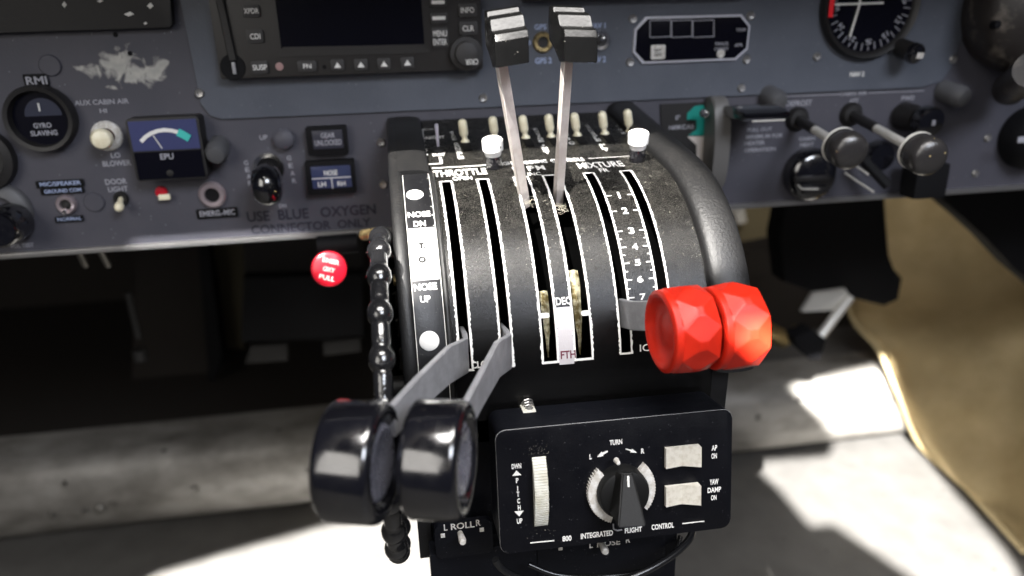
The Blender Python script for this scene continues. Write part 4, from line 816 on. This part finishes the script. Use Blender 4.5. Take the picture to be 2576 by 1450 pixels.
# ================================================================== TRIM WHEEL
wc = Vector((-.0124, .299, -.153)); Rw = .0685; nb = 24
wt, wm, wb = onY(946, 640, .262), onY(951, 860, .2305), onY(1004, 1330, .278)   # three points seen on its rim
wn_ = (wt-wm).cross(wb-wm).normalized(); wx = lambda y, z: wm.x-(wn_.y*(y-wm.y)+wn_.z*(z-wm.z))/wn_.x
t = thing('trim_wheel', 'gloss black knobbly rimmed trim wheel seen edge on left of the pedestal', 'trim wheel', wc)
def rr_(tt):
    ph_ = (tt*nb+.08) % 1.0; q = abs(ph_-.5)*2       # q=0 at a bead centre
    if q < .36: return .0036+.0013*sqrt(max(0, 1-(q/.37)**2))
    if q < .46: return .0038
    if q < .54: return .0032
    return .0035
NN = nb*16; b = MB(); b.tube([Vector((wx(wc.y-Rw*cos(2*pi*i/NN), wc.z+Rw*sin(2*pi*i/NN)), wc.y-Rw*cos(2*pi*i/NN), wc.z+Rw*sin(2*pi*i/NN))) for i in range(NN)], rr_, 18, closed=True); b.build('rim', 'wheel', t, angle=45)
b = MB(); wc = Vector((wx(wc.y, wc.z), wc.y, wc.z)); b.lathe(frame(wc, (0, 0, 1), w=(wn_ if wn_.x > 0 else -wn_)), [(0, -.002), (.012, -.002), (.013, -.001), (Rw-.001, -.001), (Rw-.001, .001), (.013, .001), (0, .002)], 64); b.build('web', 'black2', t)
b = MB(); b.cyl(wc, wc+Vector((.012, 0, 0)), .006, n=20); b.build('axle', 'dark', t)
# ================================================================== AUTOPILOT CONTROLLER
TL, TR, BL, BR = onY(1244, 1088, .25), onY(1842, 1028, .25), onY(1262, 1394, .2415), onY(1838, 1328, .2415)
ce = (TL+TR+BL+BR)/4; fa = frame(ce, (TR+BR)-(TL+BL), v=(TL+TR)-(BL+BR)); wA = ((TR-TL).length+(BR-BL).length)/2; hA = ((TL-BL).length+(TR-BR).length)/2
t = thing('autopilot_controller', 'black autopilot controller box with turn knob, pitch wheel and cream rockers', 'autopilot controller', ce)
ap = t; nA = fa.col[2].xyz; fi = fa.inverted()
def al(px, py, wofs=0.): p = onP(px, py, fa@Vector((0, 0, wofs)), nA); q = fi@p; return q.x, q.y
poly = rrect(wA, hA, .004, 6)
b = MB(); b.prism(fa, poly, .0016, .0004, z0=-.0016); b.build('face_plate', 'apface', t)
b = MB(); b.prism(fa, poly, .022, 0, z0=-.0242); b.build('case', 'navy', t)
b = MB(); pr = [fa@Vector((x, y, -.0004)) for x, y in poly]; b.tube(pr, .00016, 5, closed=True); b.build('bare_edge', mat('bare_edge_paint', (.30, .30, .30), .4), t)
def atext(s, px, py, wpx, hpx, m='white', par=None, wofs=.0001, rot=0):
    u, v = al(px, py); u0, _ = al(px-wpx/2, py); u1, _ = al(px+wpx/2, py); _, v0 = al(px, py+hpx/2); _, v1 = al(px, py-hpx/2)
    return letter(s, lambda a, c_, l: fa@Vector((u+a, v+c_, l+wofs)), u1-u0, v1-v0, m, par or ap, rot, .03)
for q in (('TURN', 1549, 1112.5, 32, 13), ('L', 1485.5, 1149, 6, 13), ('R', 1616.5, 1134.5, 8, 13), ('DWN', 1299, 1172.7, 24, 13), ('P', 1301, 1208.6, 6.5, 13), ('I', 1302, 1228.7, 2, 12), ('T', 1303, 1243, 7, 13), ('C', 1304.5, 1260, 7, 13), ('H', 1306, 1277, 7, 13),
          ('UP', 1307, 1310.6, 14, 13), ('AP', 1796.5, 1126.7, 14, 14), ('ON', 1796, 1147, 14, 14), ('YAW', 1795.8, 1212, 22, 14), ('DAMP', 1796.5, 1232, 34, 13), ('ON', 1795, 1251.7, 14, 13),
          ('800', 1426, 1354.4, 23, 14), ('INTEGRATED', 1501.3, 1344.5, 81, 14), ('FLIGHT', 1593, 1333, 43, 13), ('CONTROL', 1666.8, 1323.5, 56, 14)): atext(*q)
def apoly(pts, h=.00025, m='white', name='mark_or_glint', z0=0): b = MB(); P_ = [al(*q) for q in pts]; b.prism(fa, P_ if sum(P_[i-1][0]*P_[i][1]-P_[i][0]*P_[i-1][1] for i in range(len(P_))) > 0 else P_[::-1], h, z0=z0); return b.build(name, m, ap, False)
apoly([(1289, 1197), (1311, 1195), (1299, 1184)]); apoly([(1294, 1287), (1317, 1285), (1306, 1299)])
apoly([(1334, 1367), (1394, 1361), (1394, 1359), (1334, 1365)]); apoly([(1716, 1318.5), (1771, 1312), (1771, 1310.3), (1716, 1316.5)])
apoly([(1528, 1134), (1515, 1139), (1513, 1136.5), (1502, 1150), (1518, 1147), (1516.5, 1144), (1529, 1137)]); apoly([(1574, 1128.5), (1588, 1132), (1590, 1129), (1602, 1139), (1585, 1138), (1587, 1135), (1574, 1131)])
# pitch wheel
u0, v0 = al(1355, 1146); u1, v1 = al(1361, 1324); pcx, pcy = (u0+u1)/2, (v0+v1)/2; ch = (v0-v1); hgt = .0046; Rp = (ch*ch/4+hgt*hgt)/(2*hgt); wd = al(1374, 1235)[0]-al(1340, 1235)[0]
b = MB(); b.prism(fa@Matrix.Translation((pcx, pcy, 0)), rrect(wd*1.25, ch*1.03, .0003), .0002); b.build('wheel_slot', 'black2', ap)
b = MB(); n = 150; ff = fa@Matrix.Translation((pcx, pcy, hgt-Rp))
teeth = []
for i in range(n):
    a = 2*pi*i/n
    for k, r in ((0, Rp), (.62, Rp), (.70, Rp-.00055), (.98, Rp-.0004)): a2 = a+k*2*pi/n; teeth.append((r*cos(a2), r*sin(a2)))
fw = frame(ff@Vector((-wd/2, 0, 0)), fa.col[1].xyz, w=fa.col[0].xyz); b.prism(fw, teeth, wd); b.build('pitch_wheel', mat('ribbed_cream_wheel', (.70, .69, .62), .45, col2=(.58, .56, .47), cscale=200), ap, False)
# lint round the pitch wheel slot
rnd = random.Random(5); b = MB()
for i in range(85):
    up_ = rnd.random() < .7; gx_, gy_ = (rnd.gauss(1352, 20), 1145-abs(rnd.gauss(0, 13))) if up_ else (rnd.gauss(1368, 22), 1332+abs(rnd.gauss(0, 13)))
    u_, v_ = al(gx_, gy_); r_ = rnd.uniform(.00004, .00012); b.lathe(fa@Matrix.Translation((u_, v_, 0)), [(r_, -.00002), (r_*.7, r_*.6), (0, r_*.8)], 5)
o = b.build('lint', mat('lint_and_grit', (0, 0, 0)), ap); o['kind'] = 'stuff'
# turn knob
tx, ty = al(1560, 1229); fk = fa@Matrix.Translation((tx, ty, 0)); rpx = al(1645, 1229)[0]-tx
def arc(a0, a1):
    P_ = []; n = int(abs(a1-a0)/5.2)
    for i in range(n+1):
        a = radians(a0+(a1-a0)*i/n); P_.append((rpx*1.0*cos(a), rpx*sin(a)))
        if i < n: a2 = radians(a0+(a1-a0)*(i+.88)/n); P_.append((rpx*.945*cos(a2), rpx*.945*sin(a2)))
    for i in range(13): a = radians(a1+(a0-a1)*i/12); P_.append((rpx*.74*cos(a), rpx*.74*sin(a)))
    return P_
for a0_, a1_ in ((134, 250), (-42, 47)): b = MB(); b.prism(fk, arc(a0_, a1_), .0028, .0002); b.build('serrated_ring', 'ringw', ap, False)
b = MB(); b.lathe(fk, [(0, .0072), (rpx*.62, .0072), (rpx*.70, .0066), (rpx*.745, .005), (rpx*.75, 0)], 64); tk = b.build('turn_knob', mat('turn_knob_plastic', (.006, .006, .006), .55, spec=.25, bump=.2, bscale=900), ap)
ZZ = lambda z, w_: fa@Vector((*al(1207.5+z[0]*.329, 972.7+z[1]*.329, w_), w_))
v8 = [ZZ((1035, 640), .0066), ZZ((1165, 650), .0066), ZZ((1215, 960), .0066), ZZ((985, 960), .0066), ZZ((1092, 668), .0095), ZZ((1168, 668), .0095), ZZ((1272, 1072), .0215), ZZ((1058, 1085), .0215)]
b = MB(); vv = [b.bm.verts.new(p) for p in v8]
for f_ in ((3, 2, 1, 0), (4, 5, 6, 7), (0, 1, 5, 4), (1, 2, 6, 5), (2, 3, 7, 6), (3, 0, 4, 7)): b.bm.faces.new([vv[i] for i in f_])
bmesh.ops.bevel(b.bm, geom=b.bm.edges[:], offset=.0005, segments=3, affect='EDGES'); b.build('pointer_grip', mat('turn_knob_plastic', (0, 0, 0)), tk)
p0, p1 = ZZ((1130, 682), .0099), ZZ((1133, 765), .0122); b = MB(); b.ribbon([p0+nA*.0004, p1+nA*.0004], .0008, .0006, nA); b.build('pointer_line', 'white', tk, False)
b = MB(); b.lathe(frame(ZZ((1053, 580), .006), XA, w=nA), [(0, .0012), (.0008, .0009), (.0012, -.002)], 12); b.build('index_pip', 'ringw', tk)
b = MB(); b.tube([ZZ((1018, 1050), .0006), ZZ((1022, 1090), .001), ZZ((1050, 1103), .001), ZZ((1085, 1095), .0006)], .00035, 6); b.build('wire_clip', 'arm', ap)
# rockers
for cx_, cy_, w_, h_ in ((1713.5, 1145.5, 84, 50), (1713, 1241.5, 83, 49)):
    u, v = al(cx_, cy_); ww = al(cx_+w_/2, cy_)[0]-al(cx_-w_/2, cy_)[0]; hh_ = al(cx_, cy_-h_/2)[1]-al(cx_, cy_+h_/2)[1]
    b = MB(); b.prism(fa@Matrix.Translation((u, v, 0)), rrect(ww*1.06, hh_*1.08, .0004), .0002); b.build('rocker_slot', 'black2', ap)
    P_ = [(-ww/2, -.002)]; nr = 30
    for i in range(nr):
        for k, dz in ((0, 0), (.6, 0), (.7, -.00022), (.95, -.00022)):
            q = (i+k)/nr; z = .0022-.0012*min(1, q/.5) if q < .5 else .0010+.0030*(q-.5)/.5
            P_.append((-ww/2+ww*q, z+dz))
    P_ += [(ww/2, .0040), (ww/2, -.002)]
    fr_ = frame(fa@Vector((u, v+hh_/2, 0)), fa.col[0].xyz, v=nA); b = MB(); b.prism(fr_, P_, hh_); b.build('rocker', 'cream2', ap, False)
# ================================================================== ROLL AND NOSE TRIM SWITCHES, CABLES
YL = .273
t = thing('roll_trim_switch', 'small trim switch plate reading L ROLL R with a cream stub', 'trim switch', onY(1165, 1370, YL))
c0 = (1168, 1345); b = MB(); b.prism(pframe(1166, 1346, YL+.003), rrect(pw(1166, 1346, 146, YL), ph(1166, 1346, 84, YL), .003), .0034, .0005); b.build('plate', 'navy', t)
YT = YL-.0006
ptext('L', 1121, 1327, 9, 16, 'ringw', t, Y=YT, bold=.02); ptext('ROLL', 1164, 1322, 60, 16, 'ringw', t, Y=YT, bold=.02); ptext('R', 1203, 1315, 12, 16, 'ringw', t, Y=YT, bold=.02)
for px, py in ((1114, 1348), (1212, 1333)): b = MB(); b.box(pframe(px, py, YT), (.0019, .0019, .0004)); b.build('mark_or_glint', 'ringw', t, False)
def stub(bx, by, tx_, ty_, par, r=.0017):
    P_, Q_ = onY(bx, by, YL), onY(tx_, ty_, YL-.010); d = Q_-P_; b = MB(); b.lathe(axis_frame(P_, d), [(r*.7, 0), (r*.85, d.length*.5), (r, d.length*.8), (r*.8, d.length*.95), (0, d.length)], 18); return b.build('stub', 'ringw', par)
stub(1157, 1340, 1165, 1366, t)
t = thing('nose_trim_switch', 'small trim switch reading L NOSE R half hidden below the autopilot controller', 'trim switch', onY(1520, 1395, YL))
b = MB(); b.prism(pframe(1510, 1395, YL+.004), rrect(pw(1510, 1395, 320, YL), ph(1510, 1395, 110, YL), .003), .0042, .0005); b.build('plate', 'navy', t)
for s, px, py, w_, h_ in (('L', 1487, 1371, 9, 15), ('NOSE', 1531, 1366, 58, 15), ('R', 1580, 1358, 11, 15)): ptext(s, px, py, w_, h_, 'ringw', t, Y=YT, bold=.02)
b = MB(); b.box(pframe(1410, 1380, YT), (.0019, .0019, .0004)); b.build('mark_or_glint', 'ringw', t, False); stub(1512, 1365, 1524, 1390, t, .0018)
for j, (pts, r, lab) in enumerate((([(1246, 1408, .25), (1262, 1430, .25), (1300, 1452, .25), (1380, 1478, .25), (1480, 1480, .25), (1590, 1452, .25), (1680, 1405, .255), (1730, 1362, .262), (1742, 1330, .270), (1738, 1300, .28)], .0017, 'thick black cable looping below the autopilot controller'),
    ([(1330, 1420, .265), (1400, 1446, .262), (1500, 1452, .26), (1620, 1436, .262), (1690, 1400, .268), (1712, 1350, .275)], .0012, 'thinner black cable looping inside the thick one below the controller'))):
    P_ = [onY(*q) for q in pts]; S_ = []
    for i in range(len(P_)-1):
        p_1, p0_, p1_, p2_ = P_[max(0, i-1)], P_[i], P_[i+1], P_[min(len(P_)-1, i+2)]
        for k in range(8): u_ = k/8; S_.append(.5*((2*p0_)+(p1_-p_1)*u_+(2*p_1-5*p0_+4*p1_-p2_)*u_*u_+(3*p0_-p_1-3*p1_+p2_)*u_**3))
    S_.append(P_[-1]); b = MB(); b.tube(S_, r, 12); tag(b.build('cable', 'wire'), lab, 'cable')
# ================================================================== FOOTWELL THINGS
def thickpoly(pts, Y, th, m, name, par, bev=.002): 
    P_ = [onY(x, y, Y) for x, y in pts]; A_ = sum(P_[i-1].x*P_[i].z-P_[i].x*P_[i-1].z for i in range(len(P_)))
    if A_ < 0: P_ = P_[::-1]
    b = MB(); b.prism(frame((0, Y+th, 0), XA, v=(0, 0, 1)), [(p.x, p.z) for p in P_], th, bev); return b.build(name, m, par)
t = thing('rudder_pedal', 'black rudder pedal with bare metal bracket under the right panel', 'pedal', onY(2060, 860, .72))
thickpoly([(1985, 480), (2225, 470), (2222, 650), (2272, 700), (2262, 755), (2225, 772), (2150, 752), (2040, 734), (1975, 712), (1962, 600)], .70, .03, 'black2', 'pedal_pad', t, .006)
thickpoly([(2046, 740), (2128, 728), (2142, 750), (2110, 768), (2130, 780), (2018, 786)], .69, .006, mat('pale_shaft_metal', (.75, .73, .68), .35, metal=.35), 'bracket', t)
b = MB(); b.tube([onY(2138, 748, .69), onY(2062, 848, .675)], .0052, 12); b.build('link_arm', mat('pale_shaft_metal', (0, 0, 0)), t)
thickpoly([(2045, 830), (2080, 855), (2066, 905), (2040, 908), (2008, 880), (2000, 850)], .665, .02, 'black2', 'foot', t, .004)
t = thing('brass_fitting', 'small brass fitting beyond the red mixture knobs', 'fitting', onY(1950, 850, .9)); b = MB(); b.cyl(onY(1925, 830, .86), onY(1975, 855, .86), .012, n=16); b.cyl(onY(2000, 826, .86), onY(2018, 850, .86), .006, n=12); b.build('fitting_body', 'brass', t)
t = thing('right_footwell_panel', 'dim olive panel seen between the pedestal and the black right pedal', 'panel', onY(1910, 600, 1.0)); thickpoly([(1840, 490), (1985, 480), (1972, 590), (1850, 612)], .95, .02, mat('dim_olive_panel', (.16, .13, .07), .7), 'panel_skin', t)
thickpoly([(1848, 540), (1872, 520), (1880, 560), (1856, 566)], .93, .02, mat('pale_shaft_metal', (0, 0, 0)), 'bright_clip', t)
# left footwell
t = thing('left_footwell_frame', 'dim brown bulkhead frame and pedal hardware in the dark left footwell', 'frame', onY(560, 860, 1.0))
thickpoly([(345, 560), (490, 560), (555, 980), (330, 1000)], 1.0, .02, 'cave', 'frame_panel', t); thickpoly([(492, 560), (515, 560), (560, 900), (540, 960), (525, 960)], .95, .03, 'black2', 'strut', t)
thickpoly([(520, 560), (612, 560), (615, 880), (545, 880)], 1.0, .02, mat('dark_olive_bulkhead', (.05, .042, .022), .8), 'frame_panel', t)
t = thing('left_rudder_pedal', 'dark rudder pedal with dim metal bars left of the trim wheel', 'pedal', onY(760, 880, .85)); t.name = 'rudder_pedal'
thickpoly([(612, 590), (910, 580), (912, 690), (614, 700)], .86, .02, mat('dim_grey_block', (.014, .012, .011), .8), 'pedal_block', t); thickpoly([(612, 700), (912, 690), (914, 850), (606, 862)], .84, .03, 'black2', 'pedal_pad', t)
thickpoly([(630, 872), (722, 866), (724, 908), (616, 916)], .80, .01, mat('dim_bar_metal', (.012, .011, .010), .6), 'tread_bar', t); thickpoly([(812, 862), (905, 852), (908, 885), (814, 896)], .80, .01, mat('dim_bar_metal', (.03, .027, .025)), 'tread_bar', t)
t = thing('linkage_rods', 'two short pale rods hanging under the left end of the panel', 'rods', onY(240, 640, .5))
for a, c_ in (((198, 632), (215, 668)), ((250, 626), (272, 668))): b = MB(); b.tube([onY(*a, .50), onY(*c_, .52)], .0022, 10); b.build('rod', 'dkalu', t)
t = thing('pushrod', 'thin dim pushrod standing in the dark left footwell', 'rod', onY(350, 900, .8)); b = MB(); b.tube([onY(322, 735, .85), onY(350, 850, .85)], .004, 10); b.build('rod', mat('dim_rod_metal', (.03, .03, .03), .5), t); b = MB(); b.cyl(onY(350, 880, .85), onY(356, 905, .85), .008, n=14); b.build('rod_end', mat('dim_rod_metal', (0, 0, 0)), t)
# right side wall upholstery: grid of (px, py, Y)
fy = lambda px, py: onZ(px, py, -.566).y-.004
G = [[(2110, 440, 1.00), (2250, 470, .95), (2400, 520, .90), (2560, 600, .83), (2760, 700, .74)],
     [(2130, 640, .95), (2270, 640, .90), (2420, 700, .84), (2580, 760, .77), (2780, 860, .68)],
     [(2140, 790, .86), (2235, 790, .83), (2380, 850, .78), (2560, 920, .71), (2790, 1000, .62)],
     [(2212, 880, .79), (2300, 920, .765), (2420, 990, .72), (2580, 1060, .65), (2800, 1130, .56)],
     [(2256, 980, .758), (2340, 1040, .735), (2450, 1100, .69), (2590, 1170, .61), (2800, 1250, .53)],
     [(2316, 1118, fy(2330, 1125)), (2395, 1180, .70), (2490, 1240, .64), (2610, 1290, .58), (2810, 1370, .50)],
     [(2430, 1225, fy(2430, 1225)), (2500, 1300, .62), (2580, 1360, .575), (2680, 1420, .53), (2840, 1500, .46)],
     [(2576, 1385, fy(2576, 1385)), (2640, 1450, .53), (2700, 1500, .50), (2790, 1560, .47), (2900, 1640, .43)]]
b = MB(); GV = [[onY(*q) for q in r] for r in G]; nr_, nc_ = len(GV), len(GV[0]); SUB = 10
def cr(p, q, r, s, u): return .5*((2*q)+(r-p)*u+(2*p-5*q+4*r-s)*u*u+(3*q-p-3*r+s)*u**3)
def gp(u, v):
    i, j = min(int(u), nr_-2), min(int(v), nc_-2); fu, fv = u-i, v-j; row = []
    for a in range(-1, 3):
        ii = min(max(i+a, 0), nr_-1); row.append(cr(*[GV[ii][min(max(j+c_, 0), nc_-1)] for c_ in range(-1, 3)], fv))
    return cr(*row, fu)
VV = []
for i in range((nr_-1)*SUB+1):
    r_ = []
    for j in range((nc_-1)*SUB+1):
        p = gp(i/SUB, j/SUB); d = noise.noise(p*7)*.040+noise.noise(p*17)*.012; e_ = max(0, 1-j/6)
        r_.append(b.bm.verts.new(p+Vector((-.6, -.6, .3)).normalized()*(d-.012*e_*e_)))
    VV.append(r_)
for i in range(len(VV)-1):
    for j in range(len(VV[0])-1): b.bm.faces.new((VV[i][j], VV[i][j+1], VV[i+1][j+1], VV[i+1][j]))
bmesh.ops.solidify(b.bm, geom=b.bm.faces[:], thickness=.02)
t = thing('side_wall_upholstery', 'soft olive brown upholstered side wall filling the lower right corner', 'upholstery', onY(2322, 1130, .81)); b.build('padding', 'olive', t, angle=80)
b = MB(); b.tube([VV[i][0].co.copy() for i in range(0)] or [gp(i/6, 0) +Vector((-.006, -.006, .004)) for i in range((nr_-1)*6+1)], .0034, 12); b.build('piping', mat('piping_velour', (.46, .36, .19), .85, bump=1.5, bscale=150), t)
t = thing('black_side_plate', 'flat black plate under the far right end of the panel', 'shield', onY(2500, 600, .6)); thickpoly([(2345, 455), (2366, 500), (2420, 545), (2480, 600), (2545, 670), (2700, 800), (2900, 700), (2900, 440)], .62, .02, 'black2', 'side_plate', t, .004)  # plain flat black plate in front of the wall's upper right
# ================================================================== BEAM MASKS (added plates out of view, holes cut to shape the spot beams)
def aperture_frame(lp, holes, dist, label):
    """an added plate across the beam, cut open towards the patches to be lit"""
    lp = Vector(lp); cc = sum((sum(h, Vector())/len(h) for h in holes), Vector())/len(holes); w = (lp-cc).normalized(); o = lp-w*dist; fr = axis_frame(o, w); inv = fr.inverted()
    b = MB(); E = []
    def loop(pts):
        vs = [b.bm.verts.new((x, y, 0)) for x, y in pts]; E.extend(b.bm.edges.new((vs[i-1], vs[i])) for i in range(len(vs)))
    m = dist*.55
    loop([(-m, -m), (m, -m), (m, m), (-m, m)])
    for h in holes:
        P_ = []
        for q in h: d = q-lp; p = inv@(lp+d*((o-lp).dot(w)/d.dot(w))); P_.append((p.x, p.y))
        loop(P_)
    bmesh.ops.triangle_fill(b.bm, edges=E, use_beauty=True, use_dissolve=False); bmesh.ops.transform(b.bm, matrix=fr, verts=b.bm.verts)
    bmesh.ops.recalc_face_normals(b.bm, faces=b.bm.faces); bmesh.ops.solidify(b.bm, geom=b.bm.faces[:], thickness=.004)
    t = thing('aperture_frame', label, 'window frame', o); b.build('mask_plate', 'black2', t, False)
def band(c, x0, z): return Vector((x0-.4125*z, c-.6125*z, z))
aperture_frame(T0-SUN*3.2, [[band(.222, -.10, -.08), band(.222, .113, -.08), band(.36, .113, -.08), band(.36, -.10, -.08)]], .9, 'unseen dark mask plate high on the left, cut to shape the beam onto the levers')
fl = lambda px, py: onZ(px, py, -.575)
aperture_frame(T2-SUN2*3.2, [[fl(300, 1500), fl(383, 1449), fl(600, 1385), fl(838, 1320), fl(960, 1300), fl(1100, 1285), fl(1150, 1600)],
    [fl(1890, 1165), fl(1960, 1230), fl(2040, 1325), fl(2095, 1318), fl(2300, 1455), fl(2430, 1560), fl(2600, 1500), fl(2530, 1385), fl(2395, 1230), onY(2308, 1125, .79), onY(2262, 1000, .778), onY(2235, 905, .80), onY(1988, 968, .778), onY(2108, 1108, .785), onY(2085, 1150, .80)],
    [onY(330, 626, .447), onY(330, 617, .447), onY(760, 589, .447), onY(760, 596, .447)]], .9, 'unseen dark mask plate behind the camera on the left, cut to shape the floor patches')
# ================================================================== GLARESHIELD (above the frame)
t = thing('glareshield', 'black glareshield hood over the top of the instrument panel', 'glareshield', (.1, .42, .09)); b = MB(); b.prism(frame((0, 0, .075), XA, v=(0, 1, 0)), [(-1.3, .298), (1.3, .298), (1.3, .47), (.30, .47), (.30, 1.5), (-1.3, 1.5)], .012, .003)
b.build('hood', 'black2', t)
